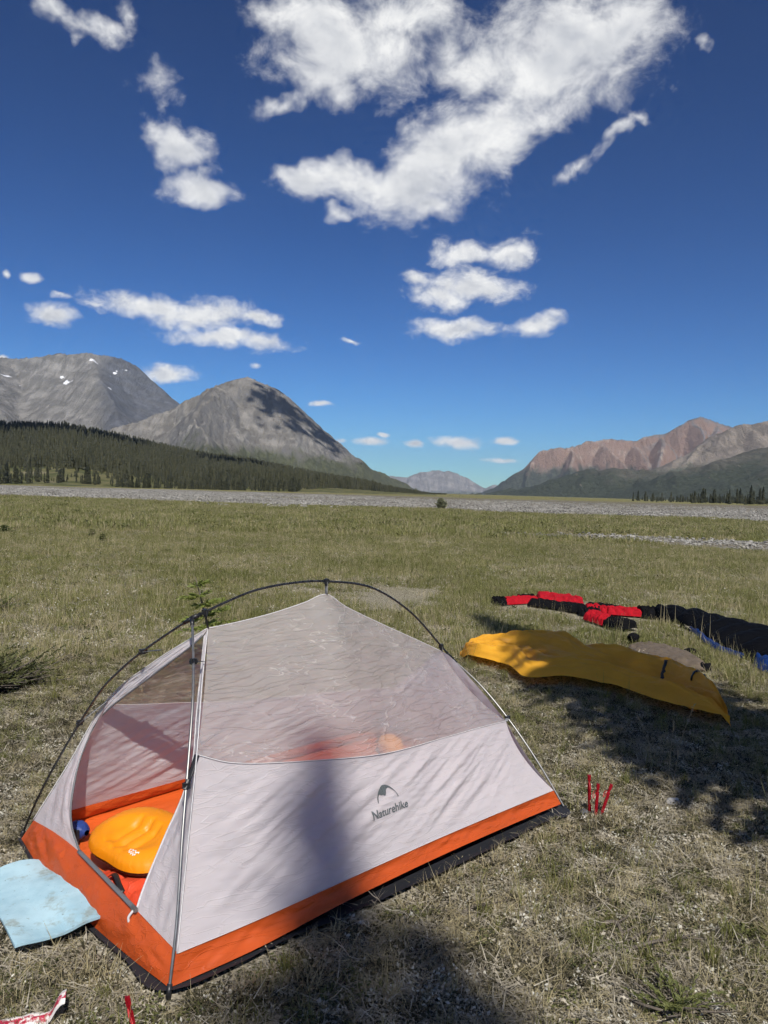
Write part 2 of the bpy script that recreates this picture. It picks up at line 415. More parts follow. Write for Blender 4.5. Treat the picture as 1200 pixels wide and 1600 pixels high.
def ground_material():
    mt, t, out = new_mat('meadow_ground')
    pos = t.new('ShaderNodeNewGeometry').outputs['Position']
    dist = t.vmath('LENGTH', pos)
    grav = t.new('ShaderNodeAttribute', attribute_name='gravel').outputs['Fac']
    # close up: grey litter, pale lichen crumbs, dark soil, moss
    a = t.noise(pos, 55, 4, .68); b = t.noise(pos, 9, 4, .62); c = t.noise(pos, 1.3, 3, .6)
    vo = t.new('ShaderNodeTexVoronoi', {'Scale': 85.0, 'Vector': pos, 'Randomness': 1.0})
    litter = t.mix(t.ramp(a, .38, .61), (.038, .032, .022), (.40, .355, .27))
    litter = t.mix(t.math('MULTIPLY', t.ramp(b, .5, .68), .55), litter, (.13, .12, .055))
    crumb = t.math('MULTIPLY', t.ramp(vo.outputs['Distance'], .42, .22), t.ramp(b, .44, .60))
    litter = t.mix(t.math('MULTIPLY', crumb, .8), litter, (.56, .54, .47))
    near = t.mix(t.math('MULTIPLY', t.ramp(c, .5, .7), .35), litter, (.16, .15, .07))
    bp = t.new('ShaderNodeBump', {'Strength': .9, 'Distance': .02, 'Height': t.math('ADD', t.math('MULTIPLY', a, .6), t.math('MULTIPLY', b, 1.2))})
    s_near = t.new('ShaderNodeBsdfPrincipled', {'Base Color': near, 'Roughness': .9, 'Specular IOR Level': .15, 'Normal': bp.outputs[0]})
    # farther out the plants merge
    g1 = t.noise(pos, .5, 4, .65); g2 = t.noise(pos, .09, 3, .6); g3 = t.noise(pos, 5.0, 3, .7)
    far = t.mix(t.ramp(g1, .35, .68), (.145, .14, .05), (.26, .23, .105))
    far = t.mix(t.math('MULTIPLY', t.ramp(g2, .45, .68), .5), far, (.125, .14, .045))
    far = t.mix(t.ramp(g3, .3, .75, True, 0, .5), far, (.085, .08, .035))
    far = t.mix(t.ramp(t.noise(pos, .23, 3, .6), .40, .30), far, t.mix(t.ramp(g3, .35, .65), (.13, .11, .085), (.30, .27, .22)))
    s_far = t.new('ShaderNodeBsdfPrincipled', {'Base Color': far, 'Roughness': .95, 'Specular IOR Level': .1})
    # river gravel
    v2 = t.new('ShaderNodeTexVoronoi', {'Scale': 9.0, 'Vector': pos})
    streak = t.noise(t.vmath('MULTIPLY', pos, (.045, .22, 0)), 1.0, 4, .62)
    gcol = t.mix(v2.outputs['Color'], (.125, .12, .108), (.35, .338, .31))
    px_, py_, pz_ = t.xyz(pos)
    br = t.math('MULTIPLY', t.ramp(py_, 85, 150), t.ramp(px_, -50, 20))
    streak = t.math('ADD', streak, t.math('MULTIPLY', br, .10))
    gcol = t.mix(t.ramp(streak, .44, .60), gcol, (.135, .118, .085))
    gcol = t.mix(t.ramp(streak, .66, .72), gcol, (.11, .11, .045))
    s_grav = t.new('ShaderNodeBsdfPrincipled', {'Base Color': gcol, 'Roughness': .95, 'Specular IOR Level': .1})
    gm = t.ramp(t.math('ADD', grav, t.math('MULTIPLY', t.math('SUBTRACT', t.noise(pos, 1.1, 3, .65), .5), .8)), .35, .62)
    m1 = t.new('ShaderNodeMixShader', {0: t.ramp(dist, 7, 24), 1: s_near.outputs[0], 2: s_far.outputs[0]})
    m2 = t.new('ShaderNodeMixShader', {0: gm, 1: m1.outputs[0], 2: s_grav.outputs[0]})
    t.l.new(m2.outputs[0], out.inputs[0])
    return mt
ground_me.materials.append(ground_material())
ground = tag(link('ground', ground_me), 'dry grassy valley floor with lichen, moss and gravel bars', kind='structure')

# ------------------------------------------------------------------ mountains (bearing in degrees, tangent of elevation)
def to_xyz(az, tn, d):
    az = np.radians(np.asarray(az, float))
    return np.stack([np.sin(az) * d, np.cos(az) * d, EYE + np.asarray(tn) * d], -1)
def massif(name, crest, dist, azr, dr, nu, nv, slope, mat, label, rough=.1, spurs=(), auto=0, seed=0, wl=900., drop=.8, nfloor=-30):
    """height field of ridges: crest polyline and spurs fall away at the given slopes"""
    r0 = np.random.default_rng(seed)
    c = np.array(crest); d = np.interp(c[:, 0], [q[0] for q in dist], [q[1] for q in dist])
    P = curve(to_xyz(c[:, 0], c[:, 1], d), 170, sharp=True)
    P[:, 2] += np.interp(np.arange(170), np.arange(0, 171, 3), r0.normal(0, 1, 57)) * 5 * rough / .1
    lines = [P]
    for s in spurs:
        s = np.array(s); lines.append(curve(to_xyz(s[:, 0], s[:, 1], s[:, 2]), 60))
    for k in range(auto):
        p = P[int((k + .3 + .4 * r0.random()) / auto * 169)]
        hh = p[2]
        if hh < 60: continue
        L = hh * r0.uniform(1.5, 2.3)
        dirv = -p[:2] / np.linalg.norm(p[:2]); ang = r0.uniform(-.5, .5)
        dirv = np.array([dirv[0] * math.cos(ang) - dirv[1] * math.sin(ang), dirv[0] * math.sin(ang) + dirv[1] * math.cos(ang)])
        tt = np.linspace(0, 1, 30)
        perp = np.array([-dirv[1], dirv[0]])
        q = p[:2] + dirv * (tt * L)[:, None] + perp * (np.sin(tt * 5 + r0.random() * 6) * .05 * L * tt)[:, None]
        h = hh * (1 - tt * r0.uniform(.85, 1.05)) ** 1.15 if False else hh * (1 - np.clip(tt * .98, 0, 1)) ** 1.1 * .97
        lines.append(np.c_[q, h])
    A = np.linspace(azr[0], azr[1], nu); Dd = np.linspace(0, 1, nv) ** 1.0 * (dr[1] - dr[0]) + dr[0]
    AA, DD = np.meshgrid(np.radians(A), Dd, indexing='ij')
    gx, gy = np.sin(AA) * DD, np.cos(AA) * DD
    wx = gx + .10 * wl * fbm(gx / wl, gy / wl, 3); wy = gy + .10 * wl * fbm(gx / wl + 50, gy / wl, 3)
    z = np.full(gx.shape, float(nfloor)); near = np.full(gx.shape, 1e9)
    for Lp in lines:
        for p in Lp:
            ds = np.hypot(wx - p[0], wy - p[1])
            k1 = .35 * max(p[2], 1)
            hz = p[2] - (slope[0] * np.minimum(ds, k1) + slope[1] * np.maximum(ds - k1, 0))
            z = np.maximum(z, hz)
    for p in P:
        near = np.minimum(near, np.hypot(gx - p[0], gy - p[1]))
    zmax = P[:, 2].max()
    f = sstep(0, .25 * zmax, near) * sstep(-10, .25 * zmax, z)
    z = z + f * rough * zmax * (ridged(gx / wl, gy / wl, 5) - .25)
    gul = ridged(AA * DD.mean() / (wl * .22), DD / (wl * 1.6), 3)
    z = z + sstep(0, .12 * zmax, near) * sstep(0, .2 * zmax, z) * rough * .38 * zmax * (gul - .35)
    z = z + sstep(0, .05 * zmax, near) * rough * .12 * zmax * ridged(gx / wl * 5, gy / wl * 5, 4) * sstep(0, .2 * zmax, z)
    V = np.stack([gx, gy, z], -1).reshape(-1, 3)
    o = link(name, mesh_np(name, V, grid_faces(nu, nv)[:, ::-1].copy(), [mat]))
    tag(o, label, kind='structure')
    return o, (A, Dd, z)

def rock_material(name, ca, cb, veg, vz, vw, cliff=None, cliff_band=None, snow=None, strata=0.0, scale=1.0, streak=None, split=None):
    mt, t, out = new_mat(name)
    geo = t.new('ShaderNodeNewGeometry'); pos = geo.outputs['Position']
    px, py, pz = t.xyz(pos)
    nz = t.xyz(geo.outputs['Normal'])[2]
    n1 = t.noise(pos, .004 * scale, 6, .6); n2 = t.noise(pos, .018 * scale, 6, .65); n3 = t.noise(pos, .0012 * scale, 4, .55)
    # scree runs down the slope: noise squeezed along z
    run = t.noise(t.vmath('MULTIPLY', pos, (1.0, .35, .12)), .02 * scale, 6, .65, .4)
    c = t.mix(t.ramp(n1, .35, .65), ca, cb)
    c = t.mix(t.ramp(run, .38, .62, True, 0, .75), c, tuple(x * .5 for x in ca))
    c = t.mix(t.ramp(n2, .55, .75, True, 0, .5), c, tuple(min(1, x * 1.35) for x in cb))
    if split is not None:
        axis, lo, hi, col2 = split
        c = t.mix(t.ramp(t.math('ADD', t.math('DIVIDE', px, py), t.math('MULTIPLY', t.math('SUBTRACT', n1, .5), axis)), lo, hi), c, t.mix(t.ramp(n2, .35, .65), col2, tuple(x * .6 for x in col2)))
    if strata:
        wz = t.math('ADD', t.math('MULTIPLY', pz, .035 * scale), t.math('MULTIPLY', n1, 3.0))
        wz = t.math('ADD', wz, t.math('MULTIPLY', px, .006 * scale))
        st = t.math('SINE', t.math('MULTIPLY', wz, 2.2))
        c = t.mix(t.math('MULTIPLY', t.ramp(st, -.2, .8), strata), c, tuple(x * .5 for x in ca))
    if cliff is not None:
        st = t.ramp(t.math('SUBTRACT', nz, t.math('MULTIPLY', t.math('SUBTRACT', n2, .5), .35)), .62, .78)
        c = t.mix(st, cliff, c)
    vh = t.math('ADD', pz, t.math('MULTIPLY', t.math('SUBTRACT', t.noise(pos, .0022 * scale, 6, .6), .5), vw * 3.0))
    vh = t.math('ADD', vh, t.math('MULTIPLY', t.math('SUBTRACT', run, .5), vw * 2.5))
    vm = t.ramp(vh, vz + vw * .5, vz - vw * .5)
    vcol = t.mix(t.ramp(t.noise(pos, .03 * scale, 5, .7), .35, .65), tuple(x * .65 for x in veg), tuple(x * 1.25 for x in veg))
    c = t.mix(vm, c, vcol)
    if streak is not None:
        s2 = t.noise(t.vmath('MULTIPLY', pos, (1.0, .25, .05)), .009 * scale, 4, .6, .6)
        c = t.mix(t.ramp(s2, .66, .72, True, 0, .7), c, streak)
    if snow is not None:
        sn = t.noise(t.vmath('MULTIPLY', pos, (1, .4, 1.8)), .007, 4, .55)
        sm = t.math('MULTIPLY', t.ramp(sn, .665, .68), t.ramp(pz, snow, snow + 90))
        c = t.mix(sm, c, (.85, .86, .9))
    bp = t.new('ShaderNodeBump', {'Strength': 1.0, 'Distance': 26 / scale, 'Height': t.math('ADD', t.math('MULTIPLY', n2, .7), run)})
    b = t.new('ShaderNodeBsdfPrincipled', {'Base Color': c, 'Roughness': .95, 'Specular IOR Level': .1, 'Normal': bp.outputs[0]})
    t.l.new(b.outputs[0], out.inputs[0])
    return mt

M1 = [(-45, .06), (-35.65, 0.0974), (-32.06, 0.1177), (-28.89, 0.132), (-26.66, 0.1404), (-24.35, 0.1481), (-21.94, 0.1536), (-19.87, 0.1506), (-18.29, 0.1426), (-17.63, 0.1286), (-16.62, 0.1163), (-15.28, 0.1018), (-12.8, 0.08), (-9.55, 0.0514), (-6.25, 0.0245)]
M2 = [(-21.85, 0.0501), (-18.52, 0.0765), (-16.37, 0.088), (-14.18, 0.1085), (-12.18, 0.1306), (-11.05, 0.1389), (-10.13, 0.1422), (-9.58, 0.1387), (-8.26, 0.1259), (-7.31, 0.1144), (-6.35, 0.0986), (-4.91, 0.0773), (-2.98, 0.0511), (-1.04, 0.0297), (0.41, 0.0171), (1.85, 0.0061), (3.77, -0.0004)]
M3 = [(-6, .012), (-1.96, 0.0101), (-0.07, 0.021), (1.83, 0.0203), (2.54, 0.0264), (4.19, 0.0296), (5.61, 0.0278), (6.48, 0.0182), (7.39, 0.0087), (8.22, 0.0132), (9.4, 0.0064), (11.25, 0.0024)]
M4 = [(6.37, -0.0016), (7.99, 0.009), (9.36, 0.0236), (10.71, 0.0429), (11.6, 0.057), (12.96, 0.0614), (14.08, 0.0641), (15.4, 0.0716), (16.49, 0.0725), (18.23, 0.0704), (18.65, 0.0751), (19.91, 0.0798), (20.73, 0.0876), (21.74, 0.0975), (22.43, 0.1004), (23.37, 0.0934), (24.18, 0.0872), (25.95, 0.0779), (28.61, 0.063)]
M5 = [(16.63, 0.0025), (19.17, 0.0273), (20.81, 0.0457), (22.02, 0.0629), (23.2, 0.0782), (24.37, 0.0872), (26.29, 0.0957), (28.52, 0.1051), (31.69, 0.112), (35.02, 0.1029), (42, .07)]
M6 = [(6.61, -0.0015), (9.4, 0.0048), (12.59, 0.0168), (16.57, 0.0328), (20.42, 0.0325), (22.47, 0.0365), (26.37, 0.0545), (30.02, 0.0700), (34.1, 0.0829), (42, .08)]

mat_m1 = rock_material('grey_scree', (.20, .19, .172), (.285, .27, .248), (.085, .09, .055), 260, 70, snow=560, strata=.28,
                       split=(.05, -.385, -.355, (.125, .13, .145)))
massif('mountain', M1, [(-46, 6800), (-21.9, 6000), (-6, 6600)], (-46, -5), (3300, 8200), 330, 190, (.95, .52), mat_m1,
       'broad grey mountain with snow specks at far left', .085, spurs=[[(-21.9, .152, 6000), (-20.6, .118, 5300), (-19.2, .08, 4700), (-17.6, .045, 4200)], [(-27, .138, 6050), (-27.6, .10, 5300), (-26.4, .065, 4700)]], seed=2, wl=1500)
mat_m2 = rock_material('tan_scree', (.19, .178, .16), (.275, .258, .232), (.075, .08, .045), 140, 65, strata=.22, cliff=(.14, .135, .13), scale=1.6)
massif('mountain', M2, [(-22, 3300), (-10, 3700), (4, 4600)], (-23, 5), (1900, 5200), 380, 240, (1.0, .74), mat_m2,
       'rounded tan mountain falling steeply to the valley, left of centre', .085, spurs=[[(-12.3, .126, 3600), (-13.2, .100, 3300), (-13.6, .07, 2950), (-13.0, .035, 2600)]], seed=5, wl=520)
mat_m3 = rock_material('blue_grey_rock', (.24, .225, .215), (.34, .32, .30), (.12, .125, .10), 40, 40, strata=.35, scale=.5, cliff=(.17, .165, .16))
massif('mountain', M3, [(-7, 15000), (12, 14500)], (-7, 13), (12500, 16500), 170, 70, (1.0, .8), mat_m3,
       'pale flat-topped mountain far down the valley', .12, auto=9, seed=8, wl=1500)
mat_m4 = rock_material('pink_rock', (.268, .195, .158), (.35, .268, .22), (.060, .068, .052), 235, 100, cliff=(.23, .155, .12),
                       split=(.09, .315, .375, (.20, .175, .165)), streak=(.40, .33, .27))
massif('mountain', M4, [(6, 8200), (12, 7000), (22.4, 7200), (29, 7600)], (5.5, 31), (4300, 8600), 340, 200, (1.5, .58), mat_m4,
       'pink rock ridge rising to a grey peak on the right', .10, auto=13, seed=13, wl=900)
mat_m5 = rock_material('brown_rock', (.205, .172, .14), (.275, .235, .19), (.06, .07, .046), 210, 90, cliff=(.19, .155, .125), streak=(.36, .30, .23))
massif('mountain', M5, [(16, 5600), (24, 5300), (43, 5600)], (15.5, 44), (2900, 6400), 260, 150, (.95, .55), mat_m5,
       'brown mountain shoulder at the right edge', .09, auto=9, seed=21, wl=800)
mat_m6 = rock_material('forested_slope', (.085, .085, .066), (.13, .12, .095), (.046, .054, .038), 120, 90, streak=(.17, .15, .12), scale=2)
massif('foothill', M6, [(6, 4300), (20, 3600), (43, 3400)], (5.5, 44), (1500, 4700), 300, 160, (.45, .28), mat_m6,
       'dark forested foothills under the right-hand mountains', .16, auto=9, seed=30, wl=600)

# low wooded hill on the left
HILL = [(-46, .05), (-35.32, 0.0561), (-30.99, 0.0601), (-26.61, 0.0629), (-22.68, 0.0647), (-18.5, 0.0545), (-14.1, 0.0403), (-9.53, 0.031), (-4.82, 0.0145), (-0.05, 0.0027), (3.77, -0.0012), (8, -.002)]
H_D0, H_D1 = 430., 1100.
_hz = np.array(HILL)
def hill_z(azd, d):
    """height of the wooded hill at a bearing and distance"""
    crest = np.interp(azd, _hz[:, 0], _hz[:, 1]) * H_D1 + EYE - 1.5
    t = np.clip((d - H_D0 - 25 * np.sin(azd * .35)) / (H_D1 - H_D0), 0, 1.6)
    prof = np.where(t < 1, t ** 1.15, 1 - (t - 1) * 1.4)
    bench = .05 * np.sin(t * 9)
    return crest * np.clip(prof + bench * t * (1 - t) * 2, -1, 1) - .6 * (1 - sstep(0, .08, t))
hA = np.linspace(-46, 8, 140); hD = np.linspace(400, 1600, 60)
HA, HD = np.meshgrid(hA, hD, indexing='ij')
hz = hill_z(HA, HD) + 1.2 * fbm(HA * 2, HD * .02, 3) * sstep(430, 520, HD)
V = np.stack([np.sin(np.radians(HA)) * HD, np.cos(np.radians(HA)) * HD, hz], -1).reshape(-1, 3)
mt, t, out = new_mat('forest_floor')
pos = t.new('ShaderNodeNewGeometry').outputs['Position']
c = t.mix(t.ramp(t.noise(pos, .05, 6, .65), .4, .62), (.062, .07, .028), (.135, .125, .06))
c = t.mix(t.ramp(t.noise(pos, .016, 4, .6), .6, .68, True, 0, .6), c, (.24, .21, .16))
b = t.new('ShaderNodeBsdfPrincipled', {'Base Color': c, 'Roughness': .95, 'Specular IOR Level': .1}); t.l.new(b.outputs[0], out.inputs[0])
tag(link('hill', mesh_np('hill', V, grid_faces(140, 60)[:, ::-1].copy(), [mt])), 'low wooded hill beyond the gravel on the left', kind='structure')

# ------------------------------------------------------------------ spruces
needle_far = leafy('spruce_needles', (.010, .014, .008), (.052, .053, .029), .10, .8, patch=.05)
bark = solid('grey_bark', (.10, .085, .07), .9, var=.3, scale=12)
def spruce_crown(h, wid, tiers, sides, r0):
    V = []; F = []
    for k in range(tiers):
        f0 = k / tiers
        zb = h * (.08 + .92 * f0); zt = min(h, zb + h / tiers * 1.9)
        rad = wid * (1 - f0) ** .8 * r0.uniform(.75, 1.15) + .04
        o = len(V)
        V.append((r0.normal(0, .02), r0.normal(0, .02), zt))
        ph = r0.random() * 6
        for q in range(sides):
            a = ph + 2 * math.pi * q / sides
            rq = rad * r0.uniform(.55, 1.2)
            V.append((math.cos(a) * rq, math.sin(a) * rq, zb - r0.uniform(0, .05) * h))
        for q in range(sides):
            F.append((o, o + 1 + q, o + 1 + (q + 1) % sides))
    return np.array(V), F
sr = np.random.default_rng(4)
tree_var = []
for k in range(6):
    hh = 1.0
    cv, cf = spruce_crown(hh, sr.uniform(.085, .14), 11, 7, sr)
    cm = mesh_np('crown', cv, cf, [needle_far], smooth=False)
    tv, tf = tube_np([(0, 0, -.03), (0, 0, .3), (0, 0, .9)], [.012, .009, .003], 5)
    tm = mesh_np('trunk', tv, tf, [bark])
    tree_var.append((cm, tm, cv, cf))
def plant_spruce(k, x, y, z, h, label, group):
    cm, tm = tree_var[k % 6][:2]
    r = empty('spruce_tree', (x, y, z), sr.random() * 6.28); r.scale = (h * sr.uniform(.85, 1.2),) * 2 + (h,)
    link('crown', cm, r); link('trunk', tm, r)
    return tag(r, label, 'tree', group)
# all places on the left hill; open meadow strip near the bottom left
P = []
for q in range(30000):
    azd = sr.uniform(-33, 4.6); d_lo = H_D0 + 48 * max(0, azd + 6.5); d = math.sqrt(sr.uniform(d_lo ** 2, max(1190, d_lo + 260) ** 2))
    t_ = (d - H_D0) / (H_D1 - H_D0)
    clear = azd < -15 and .02 < t_ < .14
    if clear and sr.random() < .80: continue
    if fbm(azd * .9, d * .012, 3) > .42 and sr.random() < .8: continue
    h = (3.6 + 8.2 * sr.random() ** 1.4) * (1.0 if t_ > .12 else sr.uniform(.55, 1.0))
    h *= float(np.clip((5.0 - azd) / 6.5, .22, 1))
    if q % 5 < 3 or t_ < .3 or t_ > .85:
        P.append((azd, d, h))
P.sort(key=lambda p: p[1])
P = [p for p in P]
V = []; F = []; off = 0
NEAR_LEFT = 230
for i, (azd, d, h) in enumerate(P):
    a = math.radians(azd); x, y = math.sin(a) * d, math.cos(a) * d; z = float(hill_z(np.array(azd), np.array(d)))
    z = max(z, -.3)
    if i < NEAR_LEFT:
        plant_spruce(i, x, y, z, h, 'slender spruce in the front row of the left-hand forest beyond the gravel', 'front row spruces of the forest')
    else:
        cv, cf = spruce_crown(1.0, sr.uniform(.07, .17), 5, 5, sr)
        V.append(cv * np.array([h, h, h]) + np.array([x, y, z])); F.append(np.array(cf) + off); off += len(cv)
fo = link('forest', mesh_np('forest', np.vstack(V), np.vstack(F), [needle_far], smooth=False))
tag(fo, 'dense dark spruce forest covering the low hill on the left', 'forest', kind='stuff')
V = []; F = []; off = 0
for i in range(520):
    azd = 18 + 13 * sr.random() ** .7; d = sr.uniform(600, 1000); a = math.radians(azd); h = sr.uniform(3.5, 8) * (.5 + .5 * min(1, (azd - 18) / 6))
    cv, cf = spruce_crown(1.0, sr.uniform(.08, .17), 5, 5, sr)
    V.append(cv * h + np.array([math.sin(a) * d, math.cos(a) * d, -.3])); F.append(np.array(cf) + off); off += len(cv)
tag(link('forest', mesh_np('forest', np.vstack(V), np.vstack(F), [needle_far], smooth=False)), 'low dark strip of spruce woods under the right-hand foothills', 'forest', kind='stuff')
for i in range(68):
    azd = 16.5 + 11.5 * sr.random() ** .5; d = sr.uniform(430, 600) - (azd - 18) * 4
    a = math.radians(azd)
    plant_spruce(i, math.sin(a) * d, math.cos(a) * d, -.2, 2.5 + 4.5 * sr.random() + .62 * (azd - 16.5) * sr.random(),
                 'dark spruce in the thin row below the right-hand mountains', 'spruces at the right edge')

# clouds overhead, out of the picture, whose shadows lie on the wooded hill and on the tan mountain
cloud_mat = solid('cloud_white', (.8, .8, .8), 1.0, spec=0, scale=.002)
def cloud(shade, size, alt, n, seed, puff=.3):
    """a heap of puffs high up, placed so that its shadow falls on the given spot"""
    r0 = np.random.default_rng(seed)
    k = (alt - shade[2]) / SUN_DIR.z
    c = np.array(shade) + np.array(SUN_DIR) * k
    bm = bmesh.new()
    for i in range(n):
        a = r0.random() * 6.28; q = abs(r0.normal(0, .55))
        p = c + np.array([math.cos(a) * q * size[0], math.sin(a) * q * size[1], 0])
        rad = r0.uniform(.4, 1.3) * puff * min(size[:2])
        mtx = Matrix.Translation(p) @ Matrix.Diagonal((rad * 1.3, rad, rad * .55, 1))
        bmesh.ops.create_icosphere(bm, subdivisions=2, radius=1, matrix=mtx)
    for v in bm.verts:
        v.co += Vector((r0.normal(0, 1), r0.normal(0, 1), r0.normal(0, .5))) * .03 * min(size[:2])
    me = bpy.data.meshes.new('cloud'); bm.to_mesh(me); bm.free(); me.materials.append(cloud_mat)
    for p in me.polygons: p.use_smooth = True
    return tag(link('cloud', me), 'small cumulus cloud drifting high overhead', kind='stuff')
cloud((-520, 940, 55), (360, 120), 1900, 60, 1, .26)
cloud((-470, 3560, 400), (210, 300), 2600, 150, 2, .085)
cloud((-300, 3700, 230), (150, 260), 2600, 110, 6, .11)

# ------------------------------------------------------------------ haze
V, F = box_np((0, 0, 0), (1, 1, 1))
mt, t, out = new_mat('valley_air')
pv = t.new('ShaderNodeVolumePrincipled', {'Color': (.66, .80, 1.0), 'Density': 3.2e-5, 'Anisotropy': .1})
t.l.new(pv.outputs[0], out.inputs['Volume'])
hz_o = link('haze', mesh_np('haze', V * np.array([41000, 41000, 1120]) + np.array([0, 0, 1120 / 2 - 60]), F, [mt], smooth=False))
tag(hz_o, 'thin blue valley haze', kind='stuff')

# ------------------------------------------------------------------ the tent
nylon = fabric('white_nylon', (.63, .59, .605), transl=.30, rough=.36, spec=.5, crinkle=.28, cscale=22, var=.02)
sheer = fabric('sheer_nylon', (.62, .595, .585), transl=.28, transp=.53, rough=.35, spec=.5, crinkle=.9, cscale=26, var=.04, creases=.8)
orange = fabric('orange_nylon', (.60, .098, .018), transl=.25, rough=.4, spec=.45, crinkle=.45, cscale=24, var=.05)
floor_orange = fabric('orange_floor_nylon', (.66, .115, .022), transl=.05, rough=.4, spec=.4, crinkle=.5, cscale=18, var=.05)
charcoal_cloth = fabric('charcoal_sheet', (.022, .024, .030), transl=.02, rough=.6, spec=.25, crinkle=.3, cscale=8)
pole_metal = solid('dark_anodised_pole', (.10, .10, .105), .28, metal=.9, var=.1)
sunlit_silver = solid('sunlit_silver_metal', (.30, .295, .285), .42, metal=.85, var=.1)  # right legs: sun glint on dark pole metal put into colour; also zip slider
black_plastic = solid('black_plastic', (.015, .015, .017), .4, var=.2)
grey_web = solid('grey_webbing', (.25, .25, .255), .7, var=.15, scale=200)
piping_mat = solid('seam_tape', (.58, .56, .56), .6, var=.1, scale=60)
zip_mat = solid('grey_zip', (.13, .135, .145), .6, var=.2, scale=300)
print_mat = solid('grey_print', (.10, .115, .12), .6, var=.1)

TENT = empty('tent', (TENT_O[0], TENT_O[1], 0), TENT_A)
tag(TENT, 'white and orange one-pole dome tent with open door and sheer roof', 'tent')
def L3(p):
    p = np.asarray(p, float).reshape(-1, 3); return p * np.array([1, -1, 1])      # (along, right, up) -> tent axes
A_ = (.473, 0, .936); B_ = (1.077, 0, 1.028); C_ = (1.865, 0, .672)
SFr = (.195, .415, .60); SFl = (.245, -.405, .597); SRr = (1.905, .40, .392)
def mir(p): return (p[0], -p[1], p[2])
def mirs(ps): return [mir(p) for p in ps]
def fabric_obj(name, g, mat, disp=None, par=None):
    nu, nv = g.shape[:2]
    if disp is not None:
        g = g + gnormals(g) * disp[..., None]
    o = link(name, mesh_np(name, L3(g.reshape(-1, 3)), grid_faces(nu, nv), [mat]), par or TENT)
    return o, g
def sag_line(a, b, n, sag=(0, 0, 0), p=1.0):
    t = np.linspace(0, 1, n)[:, None]
    return np.asarray(a) * (1 - t) + np.asarray(b) * t + np.asarray(sag) * (4 * t * (1 - t)) ** p
seam = [SFr, (.33, .455, .553), (.62, .485, .505), (1.0, .49, .452), (1.4, .455, .428), (1.72, .42, .408), SRr]
ridge_fab = [A_, (.60, 0, .946), (.78, 0, .968), (.95, 0, 1.000), B_, (1.2, 0, .960), (1.42, 0, .862), (1.66, 0, .760), C_]
band_top_r = [(.028, .612, .082), (.3, .617, .082), (.7, .616, .088), (1.2, .617, .096), (1.7, .62, .096), (2.0, .622, .094)]
band_bot_r = [(-.012, .640, .004), (.3, .655, .012), (.7, .65, .030), (1.2, .645, .036), (1.7, .645, .032), (2.035, .645, .024)]
NU, NV = 150, 70
U, Vv = np.meshgrid(np.linspace(0, 1, NU), np.linspace(0, 1, NV), indexing='ij')
fade = edge_fade(NU, NV, .04, .06)
def folds(U, V, ax, ay, ang, k):
    ca, sa = math.cos(ang), math.sin(ang)
    p = U * ca + V * sa; q = -U * sa + V * ca
    return fbm(p * ax + k, q * ay + 2 * k, 3)
for side in (1, -1):
    mm = (lambda P: P) if side == 1 else (lambda P: [SFl if q is SFr else mir(q) for q in P])
    sm = curve(mm(seam), NU)
    # sheer upper panel
    top = curve(mm(ridge_fab), NU)
    lf = sag_line(mm([SFr])[0], A_, NV, (.012, -.01 * side, -.02)); rg = sag_line(mm([SRr])[0], C_, NV, (-.02, -.01 * side, -.02))
    g = coons(sm, top, lf, rg)
    # the cloth hollows between the struts
    hol = -.030 * np.sin(np.pi * U) * np.sin(np.pi * Vv) + .006 * folds(U, Vv, 3, 9, .5, 3) * fade + .0035 * folds(U, Vv, 16, 5, -.7, 9) * fade + .0022 * folds(U, Vv, 24, 20, .3, 5) * fade
    roof_o, _ = fabric_obj('roof_panel', g, sheer, hol * side)
    # white lower panel
    bt = curve(mm(band_top_r), NU)
    lf = sag_line(bt[0], mm([SFr])[0], NV, (.01, -.02 * side, 0)); rg = sag_line(bt[-1], mm([SRr])[0], NV, (-.03, -.02 * side, 0))
    g = coons(bt, sm, lf, rg)
    w_ = np.sin(np.pi * U) ** .5 * np.sin(np.pi * Vv) ** .7
    dp = -.022 * np.sin(np.pi * U) * np.sin(np.pi * Vv)
    amp = np.clip(.75 + .9 * fbm(U * 3 + 8, Vv * 2 + side, 2), .25, 1.5) * (1 - .8 * np.exp(-((U - .48) / .085) ** 2 - ((Vv - .48) / .30) ** 2))
    dp = dp + amp * w_ * (.030 * folds(U * 1.9, Vv * .9, 4.5, .9, -.85, 4) + .014 * folds(U * 1.9, Vv * .9, 12, 1.6, -.80, 8) + .004 * folds(U * 1.9, Vv * .9, 26, 5, -.7, 2))
    dp = dp + .004 * np.sin(U * 60 + 4 * Vv) * sstep(.32, 0, U) * w_ + .0025 * fade * folds(U, Vv, 30, 16, .6, 6)
    side_o, side_g = fabric_obj('side_panel', g, nylon, dp * side)
    if side == 1: SIDE_G = side_g; SIDE_O = side_o
    # orange bathtub wall
    bb = curve(mm(band_bot_r), NU)
    nvb = 14
    g = coons(bb, bt, sag_line(bb[0], bt[0], nvb), sag_line(bb[-1], bt[-1], nvb))
    Ub, Vb = np.meshgrid(np.linspace(0, 1, NU), np.linspace(0, 1, nvb), indexing='ij')
    dpb = (.010 * np.sin(np.pi * Vb) + (.010 * fbm(Ub * 11 + Vb * 1.2, Vb * 1.3 + 3, 3) + .006 * fbm(Ub * 34 - Vb * 2, Vb * 1.0 + 9, 2)) * np.sin(np.pi * Vb)) * sstep(0, .03, Ub) * sstep(0, .03, 1 - Ub)
    fabric_obj('tub_wall', g, orange, dpb * side)
    # taped seams
    tube('seam_tape', L3(sm + np.array([0, .003 * side, 0])), .0018, piping_mat, TENT, 6)
    tube('seam_tape', L3(bt + np.array([0, .003 * side, 0])), .0014, piping_mat, TENT, 6)
tube('ridge_seam', L3(curve(ridge_fab, 60) + np.array([0, 0, .001])), .0022, piping_mat, TENT, 6)

